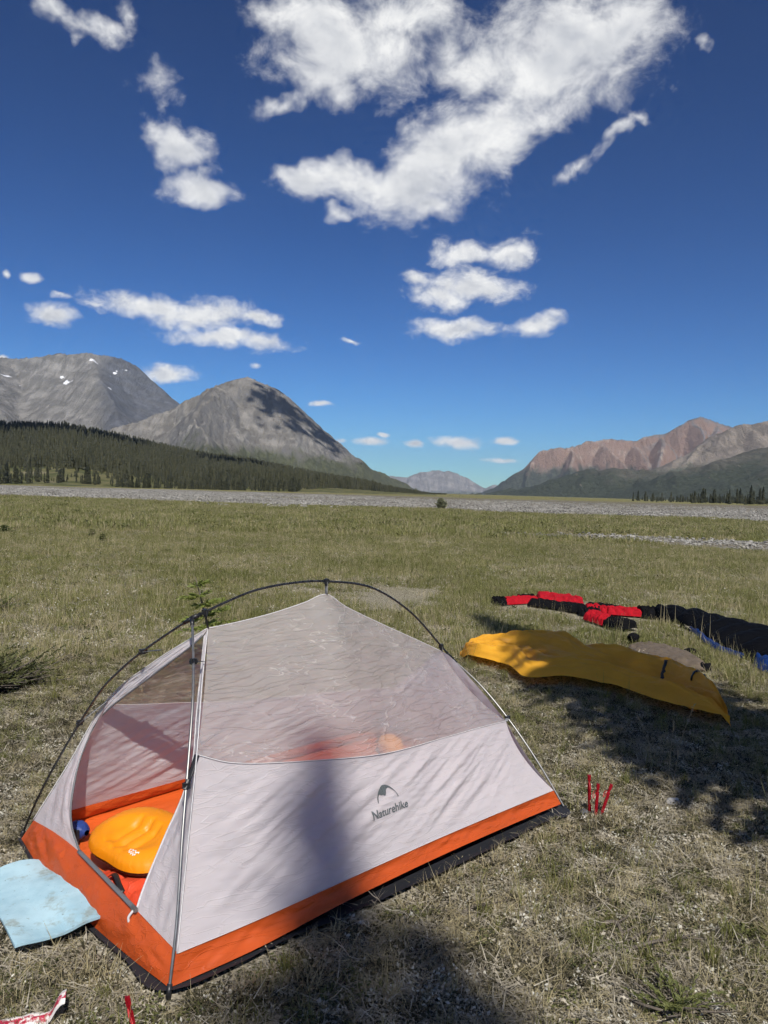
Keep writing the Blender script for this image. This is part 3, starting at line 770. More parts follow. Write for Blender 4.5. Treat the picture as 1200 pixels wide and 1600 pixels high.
# rear panel
lo = sag_line((2.0, -.622, .094), (2.0, .622, .094), 60, (.03, 0, 0)); hi = curve([mir(SRr), (1.9, -.19, .545), C_, (1.9, .19, .545), SRr], 60)
g = coons(lo, hi, sag_line(lo[0], hi[0], 40, (-.02, 0, 0)), sag_line(lo[-1], hi[-1], 40, (-.02, 0, 0)))
Ur, Vr = np.meshgrid(np.linspace(0, 1, 60), np.linspace(0, 1, 40), indexing='ij')
fabric_obj('rear_panel', g, nylon, .006 * edge_fade(60, 40) * fbm(Ur * 9, Vr * 3, 3))
lo2 = sag_line((2.035, -.645, .024), (2.035, .645, .024), 60, (.02, 0, 0))
g = coons(lo2, lo, sag_line(lo2[0], lo[0], 10), sag_line(lo2[-1], lo[-1], 10))
fabric_obj('tub_wall', g, orange, .006 * edge_fade(60, 10) * fbm(*np.meshgrid(np.linspace(0, 12, 60), np.linspace(0, 2, 10), indexing='ij'), 3))

# front: left and right flaps round the open door
FT = [(.028, -.612, .082), (.022, -.35, .118), (.017, -.103, .134), (.012, .14, .128), (.009, .374, .118), (.028, .612, .082)]      # top of the front tub wall
left_door = [(.017, -.103, .134), (.042, -.248, .179), (.077, -.341, .24), (.142, -.432, .355), (.20, -.452, .46), (.245, -.415, .55), (.337, -.237, .705), (.418, -.055, .852), (.455, -.006, .91)]
right_door = [(.009, .374, .121), (.043, .357, .18), (.118, .343, .312), (.185, .342, .44), (.232, .325, .55), (.30, .225, .67), (.40, .085, .835), (.455, .006, .91)]
nf, nw = 90, 24
def flap(outer, inner, base_o, base_i, side):
    oc = curve(outer, nf); ic = curve(inner, nf)
    b0 = curve([base_o, base_i], nw, True); b1 = sag_line(oc[-1], ic[-1], nw)
    g = coons(np.linspace(oc[0], ic[0], nw), b1, oc, ic)
    Uf, Vf = np.meshgrid(np.linspace(0, 1, nw), np.linspace(0, 1, nf), indexing='ij')
    dp = (.007 * fbm(Uf * 4 + Vf * 9, Vf * 3 - Uf * 2, 3) + .003 * fbm(Uf * 9 + 3 * Vf, Vf * 18, 2)) * edge_fade(nw, nf, .1, .03)
    o, g2 = fabric_obj('door_flap', g, nylon, dp)
    tube('door_zip', L3(ic), .004, zip_mat if side < 0 else piping_mat, TENT, 6, .5)
    return o
flap([(.028, -.612, .082), (.135, -.51, .33), SFl, (.345, -.21, .775), A_], left_door, (.028, -.612, .082), (.017, -.103, .134), -1)
flap([(.028, .612, .082), (.11, .515, .33), SFr, (.33, .21, .78), A_], right_door, (.028, .612, .082), (.009, .374, .121), 1)
tube('edge_tape', L3(curve([(.028, .612, .082), (.11, .515, .33), SFr, (.33, .21, .78), A_], 60) + np.array([-.003, .003, 0])), .0022, piping_mat, TENT, 6)
tube('edge_tape', L3(curve([(.028, -.612, .082), (.135, -.51, .33), SFl, (.345, -.21, .775), A_], 60) + np.array([-.003, -.003, 0])), .0022, piping_mat, TENT, 6)
ftop = curve(FT, 70); fbot = curve([(-.012, -.640, .006), (-.045, -.3, .006), (-.05, .1, .004), (-.035, .4, .004), (-.012, .640, .004)], 70)
g = coons(fbot, ftop, sag_line(fbot[0], ftop[0], 16), sag_line(fbot[-1], ftop[-1], 16))
Uf, Vf = np.meshgrid(np.linspace(0, 1, 70), np.linspace(0, 1, 16), indexing='ij')
fabric_obj('tub_wall', g, orange, (-.012 * np.sin(np.pi * Vf) + (.012 * fbm(Uf * 7 + Vf * 2, Vf * 1.5, 3) + .006 * fbm(Uf * 22 - Vf * 3, Vf, 2)) * np.sin(np.pi * Vf)) * sstep(0, .08, Uf) * sstep(0, .08, 1 - Uf))
zipline = curve([(.014, -.103, .139), (.009, .14, .133), (.006, .374, .124)], 40)
tube('door_zip', L3(zipline), .009, zip_mat, TENT, 8, .5)
zp_ = tube('zip_pull', L3(curve([(.0, .372, .122), (-.014, .366, .10), (-.012, .372, .078), (-.02, .368, .06)], 14)), .0045, piping_mat, TENT, 6)
zs_ = link('zip_slider', mesh_np('zip_slider', *box_np(L3([(.003, .372, .126)])[0], (.012, .03, .012)), [sunlit_silver], smooth=False), TENT)
zp_.parent = zs_

# floor
g = coons(curve(mirs(band_bot_r), 90), curve(band_bot_r, 90), curve(fbot, 60), curve(lo2, 60))
Uf, Vf = np.meshgrid(np.linspace(0, 1, 90), np.linspace(0, 1, 60), indexing='ij')
fabric_obj('floor', g, floor_orange, -(.010 * fbm(Uf * 9 + Vf * 3, Vf * 4 - Uf * 3, 4)) * edge_fade(90, 60, .03, .04))

# poles
hubF = (.401, 0, .984); hubR = (1.943, 0, .628)
ridge_pole = curve([hubF, (.55, 0, 1.034), (.697, 0, 1.074), (.88, 0, 1.092), (1.075, 0, 1.088), (1.352, 0, 1.042), (1.617, 0, .905), (1.854, 0, .707), hubR], 60)
tube('ridge_pole', L3(ridge_pole), .0052, pole_metal, TENT, 8)
legL = curve([hubF, (.359, -.074, .929), (.288, -.2, .827), (.238, -.29, .74), (.19, -.373, .638), (.111, -.514, .393), (.049, -.624, .173), (.005, -.702, -.02)], 40)
legR = curve([hubF, (.35, .1, .915), (.27, .25, .79), (.2, .36, .65), (.1, .5, .4), (.03, .6, .17), (-.022, .652, -.02)], 40)
rearR = curve([hubR, (1.973, .177, .515), (2.0, .339, .375), (2.028, .508, .193), (2.056, .673, -.02)], 30)
leg_objs = [tube('leg_pole', L3(legL), .0048, pole_metal, TENT, 8), tube('leg_pole', L3(legR), .0048, sunlit_silver, TENT, 8),
            tube('leg_pole', L3(rearR), .0048, sunlit_silver, TENT, 8), tube('leg_pole', L3(rearR * np.array([1, -1, 1])), .0048, pole_metal, TENT, 8)]
for h, legs in ((hubF, (legL, legR)), (hubR, (rearR, rearR * np.array([1, -1, 1])))):
    pr = ridge_pole[:3] if h is hubF else ridge_pole[-3:][::-1]
    parts = []
    for ln in (pr, legs[0], legs[1]):
        e = np.asarray(h) + (ln[2] - np.asarray(h)) / np.linalg.norm(ln[2] - np.asarray(h)) * .042
        parts.append(tube_np(L3([h, e]), [.0095, .0075], 8))
    V_, F_ = join_np(parts)
    link('hub', mesh_np('hub', V_, F_, [black_plastic]), TENT)
for ln, lo_ in zip((legL, legR, rearR, rearR * np.array([1, -1, 1])), leg_objs):
    tube('pole_foot', L3(np.array([ln[-1] + (ln[-2] - ln[-1]) * 1.2, ln[-1]])), .0085, black_plastic, lo_, 8)
def clip(on_pole, on_cloth, strap=grey_web):
    on_pole = np.asarray(on_pole, float); on_cloth = np.asarray(on_cloth, float)
    st_ = tube('strap', L3(curve([on_pole, on_cloth], 4, True)), .010, strap, TENT, 6, .15)
    d = on_cloth - on_pole; d /= np.linalg.norm(d)
    V_, F_ = join_np([tube_np(L3([on_pole - d * .012, on_pole + d * .02]), [.010, .008], 8), box_np(L3([on_pole])[0], (.022, .016, .02))])
    link('clip', mesh_np('clip', V_, F_, [black_plastic], smooth=False), st_)
clip((.458, 0, 1.003), A_, black_plastic); clip((1.075, 0, 1.088), B_); clip((1.86, 0, .70), C_)
clip(legL[len(legL) * 6 // 10 - 3], SFl); clip(legR[len(legR) * 6 // 10 - 3], SFr, black_plastic)
clip((2.0, .339, .375), SRr); clip((2.0, -.339, .375), mir(SRr))
clip(legL[8], (.36, -.17, .835)); clip(legR[7], (.365, .15, .845), black_plastic)

# brand print on the side panel: drawn on the cloth itself
def on_panel(p):
    """(along, height) on the right lower panel -> 3D just off the cloth"""
    G = SIDE_G; out_ = []
    flat = G.reshape(-1, 3); nn = gnormals(G).reshape(-1, 3)
    for q in np.asarray(p, float):
        d = (flat[:, 0] - q[0]) ** 2 + (flat[:, 2] - q[1]) ** 2
        idx = np.argsort(d)[:6]; wt = 1 / (d[idx] + 1e-6); wt /= wt.sum()
        b_ = (flat[idx, 1] * wt).sum()
        n_ = (nn[idx] * wt[:, None]).sum(0)
        if n_[1] < 0: n_ = -n_
        out_.append(np.array([q[0], b_, q[1]]) + n_ * .003)
    return np.array(out_)
fc = bpy.data.curves.new('lettering', 'FONT'); fc.body = 'Naturehike'; fc.size = 1; fc.offset = .018; fc.resolution_u = 3
fo_ = bpy.data.objects.new('lettering', fc); COL.objects.link(fo_)
dg = bpy.context.evaluated_depsgraph_get(); tme = bpy.data.meshes.new_from_object(fo_.evaluated_get(dg))
bpy.data.objects.remove(fo_)
bm = bmesh.new(); bm.from_mesh(tme); bmesh.ops.triangulate(bm, faces=bm.faces)
for it in range(2): bmesh.ops.subdivide_edges(bm, edges=[e for e in bm.edges if e.calc_length() > .12], cuts=1)
bmesh.ops.triangulate(bm, faces=bm.faces)
co = np.array([v.co[:2] for v in bm.verts]); fcs = [tuple(v.index for v in f.verts) for f in bm.faces]; bm.free()
co[:, 0] = (co[:, 0] - co[:, 0].min()) / (co[:, 0].max() - co[:, 0].min())
LET = np.c_[.868 + co[:, 0] * .196, .243 + co[:, 1] * .041]
lm = mesh_np('lettering', L3(on_panel(LET)), fcs, [print_mat], smooth=False)
link('lettering', lm, SIDE_O)
oa = [(460, 495), (462, 455), (470, 425), (485, 398), (505, 378), (530, 368), (560, 367), (590, 375), (614, 390), (632, 408), (648, 432)]
ia = [(466, 498), (468, 470), (474, 450), (483, 437), (498, 443), (514, 437), (530, 441), (540, 430), (552, 398), (575, 384), (608, 394), (628, 410), (641, 432)]
ocr = curve(oa, 40); icr = curve(ia, 40)
pts = np.vstack([ocr, icr])
lx = .868 + (pts[:, 0] - 388) / 330 * .196; lz = .243 + (605 - pts[:, 1] - (pts[:, 0] - 400) * .35) / 50 * .0275
fq = [(i, i + 1, 41 + i, 40 + i) for i in range(39)]
link('logo', mesh_np('logo', L3(on_panel(np.c_[lx, lz])), fq, [print_mat], smooth=False), SIDE_O)

# groundsheet sticking out below the tent
gs_o = curve([(-.022, -.652), (-.062, -.3), (-.070, .1), (-.052, .4), (-.02, .655), (.4, .672), (.9, .695), (1.4, .70), (1.8, .69), (2.055, .662), (2.06, 0), (2.05, -.65), (1., -.66), (-.022, -.652)], 160)
gsv = np.vstack([np.c_[gs_o, .004 + .006 * (fbm(gs_o[:, 0] * 6, gs_o[:, 1] * 6, 2) + .5)], np.c_[gs_o * .92 + np.array([.08, 0]), np.full(160, -.006)]])
gsm = mesh_np('groundsheet', L3(gsv), [(i, i + 1, 161 + i, 160 + i) for i in range(159)] + [tuple(range(160, 319))], [charcoal_cloth])
gso = link('groundsheet', gsm); gso.location = TENT.location; gso.rotation_euler = TENT.rotation_euler
tag(gso, 'charcoal groundsheet peeking out under the tent', 'groundsheet')

# ------------------------------------------------------------------ things in the tent
def place(o, a, b, z, rz=0.0):
    p = TENT_O + TL * a + TS * b
    o.location = (p[0], p[1], z); o.rotation_euler = (0, 0, TENT_A + rz)
    return o
pil_top = fabric('orange_pillow_cloth', (.80, .27, .006), transl=.05, rough=.42, spec=.35, crinkle=.2, cscale=14, var=.04)
pil_dark = fabric('grey_pillow_cloth', (.05, .047, .045), transl=.02, rough=.6, spec=.3, crinkle=.2, cscale=14)
red_cloth = fabric('red_mat_cloth', (.70, .075, .03), transl=.08, rough=.42, spec=.4, crinkle=.5, cscale=12, var=.08)
white_print = solid('white_print', (.8, .79, .76), .6)
PIL = place(empty('inflatable_pillow'), .265, -.085, .06, .12); PIL.rotation_euler[1] = R(-11)
tag(PIL, 'inflated orange pillow with grey underside on the red mat', 'pillow')
na, nr = 120, 26
ang = np.linspace(0, 2 * np.pi, na, endpoint=False)
def pil_r(a):
    c, s = np.cos(a), np.sin(a)
    r = 1 / (np.abs(c / .155) ** 2.6 + np.abs(s / .225) ** 2.6) ** (1 / 2.7)
    return r * (1 - .06 * np.exp(-((a - np.pi) / .5) ** 2))
def pillow_half(top):
    V = []
    for i, q in enumerate(np.linspace(1, 0, nr)):
        r = pil_r(ang) * (1 + .006 * np.sin(ang * 44) * (q > .85))
        x, y = np.cos(ang) * r * q, np.sin(ang) * r * q
        h = .062 * (1 - q ** 2.8) ** .5 + 0 * x
        if top:
            d = np.hypot((x + .03) / .085, y / .15)
            h = h - .026 * sstep(1.15, .55, d)
            for gx in (-.06, .0, .06):
                h = h - .016 * np.exp(-((y - gx) / .012) ** 2) * sstep(1.3, .7, d)
            h = h + .0012 * np.sin(ang * 44) * sstep(.7, 1, q)
        V.append(np.stack([x, y, .058 + h if top else .058 - .85 * h], -1))
    V = np.array(V).transpose(1, 0, 2).reshape(-1, 3)
    f = grid_faces(na, nr, wrap=True)
    return V, (f if top else f[:, ::-1].copy())
for nm, tp, mt_ in (('top_shell', True, pil_top), ('under_shell', False, pil_dark)):
    V_, F_ = pillow_half(tp); link(nm, mesh_np(nm, V_, F_, [mt_]), PIL)
tube('valve', [(.075, -.175, .10), (.075, -.175, .118)], .012, black_plastic, PIL, 12)
tube('valve_tab', [(.075, -.175, .118), (.10, -.195, .124), (.115, -.20, .115)], .006, black_plastic, PIL, 6, .4)
def pil_z(x, y):
    q = np.hypot(x, y) / pil_r(np.arctan2(y, x) % (2 * np.pi)); h = .062 * (1 - np.clip(q, 0, 1) ** 2.8) ** .5
    d = np.hypot((x + .03) / .085, y / .15); h = h - .026 * sstep(1.15, .55, d)
    for gx in (-.06, .0, .06): h = h - .016 * np.exp(-((y - gx) / .012) ** 2) * sstep(1.3, .7, d)
    return .058 + h
for (x0_, y0_, ln_) in ((-.098, -.135, .060), (-.110, -.128, .040)):
    yy = y0_ + np.linspace(0, ln_, 24); xx = x0_ + .0035 * np.sin(np.linspace(0, 22, 24))
    Vp = np.array([(x + dx, y, float(pil_z(x + dx, y)) + .0015) for x, y in zip(xx, yy) for dx in (-.0025, .0025)])
    link('print_mark', mesh_np('print_mark', Vp, [(2 * i, 2 * i + 1, 2 * i + 3, 2 * i + 2) for i in range(23)], [white_print]), PIL)

# red sleeping mat, half rolled out under the pillow
MAT = place(empty('sleeping_mat'), 0, 0, .014)
tag(MAT, 'rumpled red sleeping mat on the tent floor under the pillow', 'sleeping mat')
nu_, nv_ = 110, 50
Um, Vm = np.meshgrid(np.linspace(0, 1, nu_), np.linspace(0, 1, nv_), indexing='ij')
xa = .055 + 1.80 * Um + .02 * fbm(Vm * 4, Um * 2, 2); xb = -.13 + .66 * Vm + .03 * fbm(Um * 5, Vm * 2 + 5, 2)
hh = .046 * (1 - np.abs(2 * Vm - 1) ** 6) * sstep(0, .03, Um) * sstep(0, .03, 1 - Um)
hh = hh * (1 - .30 * np.exp(-(((Vm * 6) % 1) - .5) ** 2 / .012)) + .012 * fbm(Um * 22, Vm * 7, 3) * sstep(0, .03, Um) * sstep(.5, .05, Um)
top_o = link('mat_shell', mesh_np('mat_shell', L3(np.stack([xa, xb, np.maximum(hh, 0)], -1).reshape(-1, 3)), grid_faces(nu_, nv_), [red_cloth]), MAT)
tube('compression_strap', L3(curve([(.06, -.03, .012), (.09, .02, .062), (.075, .1, .060), (.07, .14, .05)], 20)), .010, black_plastic, MAT, 6, .2)
tube('compression_strap', L3(curve([(.10, .36, .056), (.085, .42, .058), (.06, .47, .04)], 20)), .010, black_plastic, MAT, 6, .2)
# small blue pouch by the door and a yellow sack at the back
blue_cloth = fabric('navy_cloth', (.02, .05, .22), transl=.05, rough=.5, crinkle=.4, cscale=20)
navy_dark = solid('black_cloth', (.012, .013, .02), .7)
def pouch(name, size, mat, seed, tie=True, tiemat=None):
    r0 = np.random.default_rng(seed)
    nu_, nv_ = 36, 24
    a = np.linspace(0, 2 * np.pi, nu_, endpoint=False)[:, None]; v = np.linspace(0, 1, nv_)[None]
    prof = np.sin(np.pi * np.clip(v, .02, .98)) ** .45 * (1 - .35 * sstep(.6, 1, v))
    rad = prof * (1 + .10 * fbm(np.cos(a) * 2 + v * 3 + seed, np.sin(a) * 2 + v, 3))
    x = (v - .5) * size[0] + 0 * a; y = np.cos(a) * rad * size[1] * .5; z = size[2] * .48 + np.sin(a) * rad * size[2] * .5
    z = np.maximum(z, 0.0)
    e = empty(name)
    link('sack_body', mesh_np('sack_body', np.stack([x, y, z], -1).reshape(-1, 3), grid_faces(nu_, nv_, wrap=True), [mat]), e)
    if tie:
        V_, F_ = tube_np(curve([(size[0] * .42, 0, size[2] * .3), (size[0] * .5, .01, size[2] * .5), (size[0] * .62, .02, size[2] * .25)], 10), .006, 6)
        link('drawcord', mesh_np('drawcord', V_, F_, [tiemat or black_plastic]), e)
    return e
bp_ = place(pouch('pouch', (.11, .085, .075), blue_cloth, 3), .155, -.47, .018, 1.9)
tag(bp_, 'small navy blue pouch just inside the tent door', 'pouch')
link('dark_panel', mesh_np('dark_panel', *box_np((-.01, .035, .03), (.07, .012, .05)), [navy_dark], smooth=False), bp_)
ys = place(pouch('stuff_sack', (.26, .13, .12), pil_top, 5), 1.86, -.36, .024, 1.2)
tag(ys, 'yellow stuff sack showing through the sheer roof at the back of the tent', 'sack')

# ------------------------------------------------------------------ blue foam mat
foam = None
mt, t, out = new_mat('blue_foam')
co_ = t.new('ShaderNodeTexCoord').outputs['Object']
c = t.mix(t.ramp(t.noise(co_, 5, 5, .65), .35, .7), (.30, .47, .55), (.42, .60, .67))
c = t.mix(t.math('MULTIPLY', t.ramp(t.noise(co_, 9, 6, .7), .52, .68), .65), c, (.24, .25, .20))
c = t.mix(t.ramp(t.noise(co_, 60, 3, .6), .66, .72, True, 0, .5), c, (.14, .13, .10))
b = t.new('ShaderNodeBsdfPrincipled', {'Base Color': c, 'Roughness': .75, 'Specular IOR Level': .2,
    'Normal': t.new('ShaderNodeBump', {'Strength': .25, 'Distance': .004, 'Height': t.noise(co_, 90, 4, .6)}).outputs[0]})
t.l.new(b.outputs[0], out.inputs[0]); foam = mt
nu_, nv_ = 40, 30
# corners: far left, far right (by the tent), near right, near left
q0, q1, q2, q3 = np.array([-1.60, 2.98, .008]), np.array([-1.285, 2.985, .02]), np.array([-.905, 2.545, .055]), np.array([-1.12, 2.375, .045])
q0 = np.array([-1.47, 2.83, .012])
g = coons(curve([q3, (q3 + q2) / 2 + np.array([.012, .012, -.012]), q2], nu_), curve([q0, (q0 + q1) / 2 + np.array([-.02, .035, .012]), q1], nu_), curve([q3, q0], nv_, True), curve([q2, (q1 + q2) / 2 + np.array([.01, .0, .02]), q1], nv_))
Um, Vm = np.meshgrid(np.linspace(0, 1, nu_), np.linspace(0, 1, nv_), indexing='ij')
n_ = gnormals(g); n_ = n_ * np.sign(n_[..., 2:3])
g = g + np.array([0, 0, 1]) * (.010 * fbm(Um * 2, Vm * 2, 2))[..., None]
topv = g.reshape(-1, 3); botv = (g - n_ * .009).reshape(-1, 3)
gf = grid_faces(nu_, nv_); N_ = nu_ * nv_
loop = [i * nv_ for i in range(nu_)] + [(nu_ - 1) * nv_ + j for j in range(1, nv_)] + [i * nv_ + nv_ - 1 for i in range(nu_ - 2, -1, -1)] + [j for j in range(nv_ - 2, 0, -1)]
F_ = [tuple(f) for f in gf] + [tuple(int(i) + N_ for i in f[::-1]) for f in gf] + [(loop[(i + 1) % len(loop)], loop[i], loop[i] + N_, loop[(i + 1) % len(loop)] + N_) for i in range(len(loop))]
fm = link('foam_mat', mesh_np('foam_mat', np.vstack([topv, botv]), F_, [foam], smooth=False))
tag(fm, 'worn pale blue foam sit mat lying beside the tent door', 'foam mat')

# ------------------------------------------------------------------ gear drying on the grass
def cloth_patch(name, front, back, mat, height, nu_=110, nv_=44, seed=0, puff=None, par=None, fold=.035, wl=(9, 3), edge_drop=.0, mats=None, mi=None):
    """crumpled cloth between two edge lines lying on the grass; height(u,v) lifts it"""
    f = curve(np.c_[np.asarray(front), np.zeros(len(front))] if np.asarray(front).shape[1] == 2 else front, nu_)
    b = curve(np.c_[np.asarray(back), np.zeros(len(back))] if np.asarray(back).shape[1] == 2 else back, nu_)
    t = np.linspace(0, 1, nv_)[None, :, None]
    g = f[:, None] * (1 - t) + b[:, None] * t
    Um, Vm = np.meshgrid(np.linspace(0, 1, nu_), np.linspace(0, 1, nv_), indexing='ij')
    gz = gh(g[..., 0], g[..., 1])
    fd = fold * (ridged(Um * wl[0] + seed, Vm * wl[1] + Um * 2, 3) * .5 + .3 * fbm(Um * wl[0] * 2.3 + seed, Vm * wl[1] * 2.5, 3)) * edge_fade(nu_, nv_, .06, .12)
    g[..., 2] = g[..., 2] + gz + .012 + height(Um, Vm) + fd
    g[..., 0] += .02 * fbm(Um * 6 + seed, Vm * 5, 2) * edge_fade(nu_, nv_, .05, .05); g[..., 1] += .03 * fbm(Um * 6, Vm * 5 + seed, 2) * edge_fade(nu_, nv_, .05, .05)
    me = mesh_np(name, g.reshape(-1, 3), grid_faces(nu_, nv_), mats or [mat], mi=None if mi is None else mi(Um, Vm))
    return link(name, me, par), g

yellow_cloth = fabric('yellow_nylon', (.95, .47, .04), transl=.34, rough=.45, spec=.35, crinkle=.5, cscale=16, var=.06)
YS = empty('yellow_flysheet', (1.5, 6.4, 0))
tag(YS, 'crumpled yellow nylon bag spread out on the grass', 'nylon bag')
yf = [(.74, 7.10), (.82, 6.74), (1.05, 6.50), (1.17, 6.08), (1.46, 6.04), (1.72, 5.89), (1.93, 5.63), (2.11, 5.35), (2.20, 5.20), (2.33, 5.07)]
yb = [(.75, 7.16), (.92, 7.30), (1.27, 7.36), (1.60, 7.38), (1.88, 7.12), (1.97, 6.85), (2.12, 6.70), (2.30, 6.46), (2.42, 6.05), (2.45, 5.68), (2.42, 5.32), (2.345, 5.08)]
def yh(u, v):
    body = .085 * np.sin(np.pi * np.clip(v, 0, 1)) ** .6 * np.sin(np.pi * np.clip(u * .97 + .02, 0, 1)) ** .4
    roll = .11 * np.exp(-((v - .78 + .10 * np.sin(u * 7)) / .13) ** 2) * sstep(.02, .2, u) * sstep(1, .85, u)
    mouth = -.13 * np.exp(-((v - .55 + .25 * (u - .7)) / .10) ** 2) * sstep(.52, .62, u) * sstep(.93, .84, u)
    return body + roll + mouth + .06 * (ridged(u * 3.2 + v * 1.5, v * 6 - u * 2, 3) - .2) * sstep(0, .1, v) * sstep(0, .08, 1 - v) * sstep(0, .06, u) * sstep(0, .06, 1 - u) + .075 * sstep(.5, .0, v) * sstep(0, .12, u) + .02 * fbm(u * 5, v * 9 + u * 3, 3)
so, yg = cloth_patch('sheet', yf, yb, yellow_cloth, yh, 230, 100, 3, fold=.12, wl=(2.4, 4.6))
so.parent = YS; so.matrix_parent_inverse = Matrix.Translation((-1.5, -6.4, 0))
def ride(g, u0, v0, u1, v1, n, lift=.006):
    u = np.linspace(u0, u1, n) * (g.shape[0] - 1); v = np.linspace(v0, v1, n) * (g.shape[1] - 1)
    return np.array([g[int(a), int(b)] + np.array([0, 0, lift]) for a, b in zip(u, v)])
for (a, b, c_, d_) in ((.70, .62, .685, .80), (.80, .72, .835, .95)):
    V_, F_ = tube_np(ride(yg, a, b, c_, d_, 12), .016, 8, .3)
    o = link('strap', mesh_np('strap', V_, F_, [black_plastic]), YS); o.matrix_parent_inverse = Matrix.Translation((-1.5, -6.4, 0))

# garments: flattened sleeves, legs and body panels of red and black fleece
red_fl = solid('red_fleece', (.36, .008, .016), .9, spec=.1, var=.15, scale=25, bump=.4, bscale=120)
blk_fl = solid('black_fleece', (.006, .006, .007), .95, spec=.08, var=.3, scale=25, bump=.4, bscale=120)
def limb(pts, w0, w1, th, n=26, sides=18, seed=0):
    p = curve(np.c_[np.asarray(pts), np.zeros(len(pts))], n)
    t = np.gradient(p, axis=0); t /= np.linalg.norm(t, axis=1, keepdims=True)
    side = np.stack([-t[:, 1], t[:, 0], 0 * t[:, 0]], -1)
    w_ = np.linspace(w0, w1, n) * (1 + .12 * perlin(np.arange(n) * .35 + seed, np.full(n, .5)))
    V = []
    for i in range(n):
        a = np.linspace(0, 2 * np.pi, sides, endpoint=False)
        endf = math.sqrt(max(.05, 1 - max(0, abs(2 * i / (n - 1) - 1) - .75) ** 2 / .25 ** 2 * .8))
        ww = w_[i] * np.cos(a); hz_ = th * endf * np.sin(a)
        hz_ = np.where(hz_ > 0, hz_ * (1 + .45 * fbm(ww * 9 + seed, np.full(sides, i * .17), 2)), hz_ * .2)
        q = p[i] + side[i] * ww[:, None]
        q[:, 2] = gh(q[:, 0], q[:, 1]) + .02 + np.maximum(hz_, -.012)
        V.append(q)
    V = np.vstack(V); F = []
    for i in range(n - 1):
        for k in range(sides):
            F.append((i * sides + k, i * sides + (k + 1) % sides, (i + 1) * sides + (k + 1) % sides, (i + 1) * sides + k))
    F.append(tuple(range(sides - 1, -1, -1))); F.append(tuple((n - 1) * sides + k for k in range(sides)))
    return V, F
def garment(name, base, label, cat, pieces):
    e = empty(name, (*base, 0)); tag(e, label, cat)
    for k, (nm, fr, bk, hgt, mt_) in enumerate(pieces):
        o, g_ = cloth_patch(nm, fr, bk, mt_, lambda u, v, h_=hgt, k_=k: .003 * k_ + h_ * .7 * np.clip(np.sin(np.pi * v), 0, 1) ** .4 * sstep(-.02, .05, u) * sstep(-.02, .05, 1 - u), 46, 26, k * 3.7 + base[0], fold=.09, wl=(3.5, 2))
        o.parent = e; o.matrix_parent_inverse = Matrix.Translation((-base[0], -base[1], 0))
    return e
garment('jacket', (2.2, 10.6), 'red and black jacket spread flat on the grass, left of the trousers', 'jacket', [
    ('cuff', [(1.52, 10.36), (1.60, 10.34), (1.72, 10.42)], [(1.50, 10.62), (1.58, 10.68), (1.68, 10.66)], .09, blk_fl),
    ('sleeve', [(1.68, 10.40), (1.92, 10.52), (2.22, 10.62)], [(1.66, 10.66), (1.90, 10.86), (2.22, 11.08)], .07, red_fl),
    ('shoulder_panel', [(1.90, 10.86), (2.05, 10.90), (2.2, 10.95)], [(1.96, 11.12), (2.08, 11.18), (2.2, 11.12)], .06, blk_fl),
    ('body', [(2.16, 10.60), (2.42, 10.50), (2.74, 10.36)], [(2.26, 11.30), (2.55, 11.34), (2.86, 10.86)], .11, red_fl),
    ('side_panel', [(1.98, 10.36), (2.26, 10.16), (2.60, 9.80)], [(2.02, 10.58), (2.38, 10.56), (2.76, 10.34)], .06, blk_fl)])
garment('trousers', (2.8, 9.9), 'red and black trousers lying between the jacket and the black sleeping bag', 'trousers', [
    ('waist', [(2.50, 9.72), (2.62, 9.60), (2.76, 9.56)], [(2.62, 10.42), (2.80, 10.46), (2.92, 10.36)], .08, blk_fl),
    ('leg', [(2.72, 10.06), (2.92, 9.98), (3.14, 9.88)], [(2.78, 10.48), (2.96, 10.42), (3.16, 10.16)], .08, blk_fl),
    ('knee_patch', [(2.66, 9.92), (2.78, 9.84), (2.90, 9.78)], [(2.68, 10.20), (2.80, 10.24), (2.92, 10.10)], .09, red_fl),
    ('lower_leg', [(2.88, 9.76), (3.08, 9.70), (3.30, 9.66)], [(2.90, 10.06), (3.08, 10.06), (3.32, 9.98)], .08, red_fl),
    ('cuff', [(3.28, 9.64), (3.38, 9.58), (3.50, 9.60)], [(3.30, 10.00), (3.40, 10.02), (3.50, 9.92)], .12, blk_fl),
    ('lower_leg', [(2.46, 9.36), (2.52, 9.14), (2.58, 8.94)], [(2.66, 9.62), (2.74, 9.40), (2.82, 9.12)], .09, red_fl),
    ('cuff', [(2.58, 8.96), (2.62, 8.76), (2.68, 8.56)], [(2.82, 9.14), (2.88, 8.94), (2.92, 8.70)], .10, blk_fl)])

# black sleeping bag with blue lining
down_blk = fabric('black_down_cloth', (.004, .0045, .006), transl=.0, rough=.6, spec=.02, crinkle=.5, cscale=16)
lining = fabric('blue_lining', (.008, .03, .13), transl=.0, rough=.5, spec=.1, crinkle=.4, cscale=18)
BAG = empty('sleeping_bag', (3.9, 8.4, 0)); tag(BAG, 'black quilted sleeping bag with blue lining at the right edge', 'sleeping bag')
bn = [(3.40, 9.72), (3.46, 9.25), (3.52, 8.72), (3.46, 8.1), (3.42, 7.60), (3.47, 7.2), (3.52, 6.86), (3.60, 6.3)]
bf = [(3.42, 9.85), (3.72, 9.92), (4.03, 9.55), (4.25, 8.9), (4.45, 8.3), (4.62, 7.7), (4.72, 7.2), (4.75, 6.6)]
def bh(u, v):
    baff = np.abs(np.sin(u * 34 + .5 * np.sin(v * 3))) ** .5
    return (.09 + .095 * baff) * (np.sin(np.pi * np.clip(v, .0, 1)) ** .42) * sstep(0, .06, u)
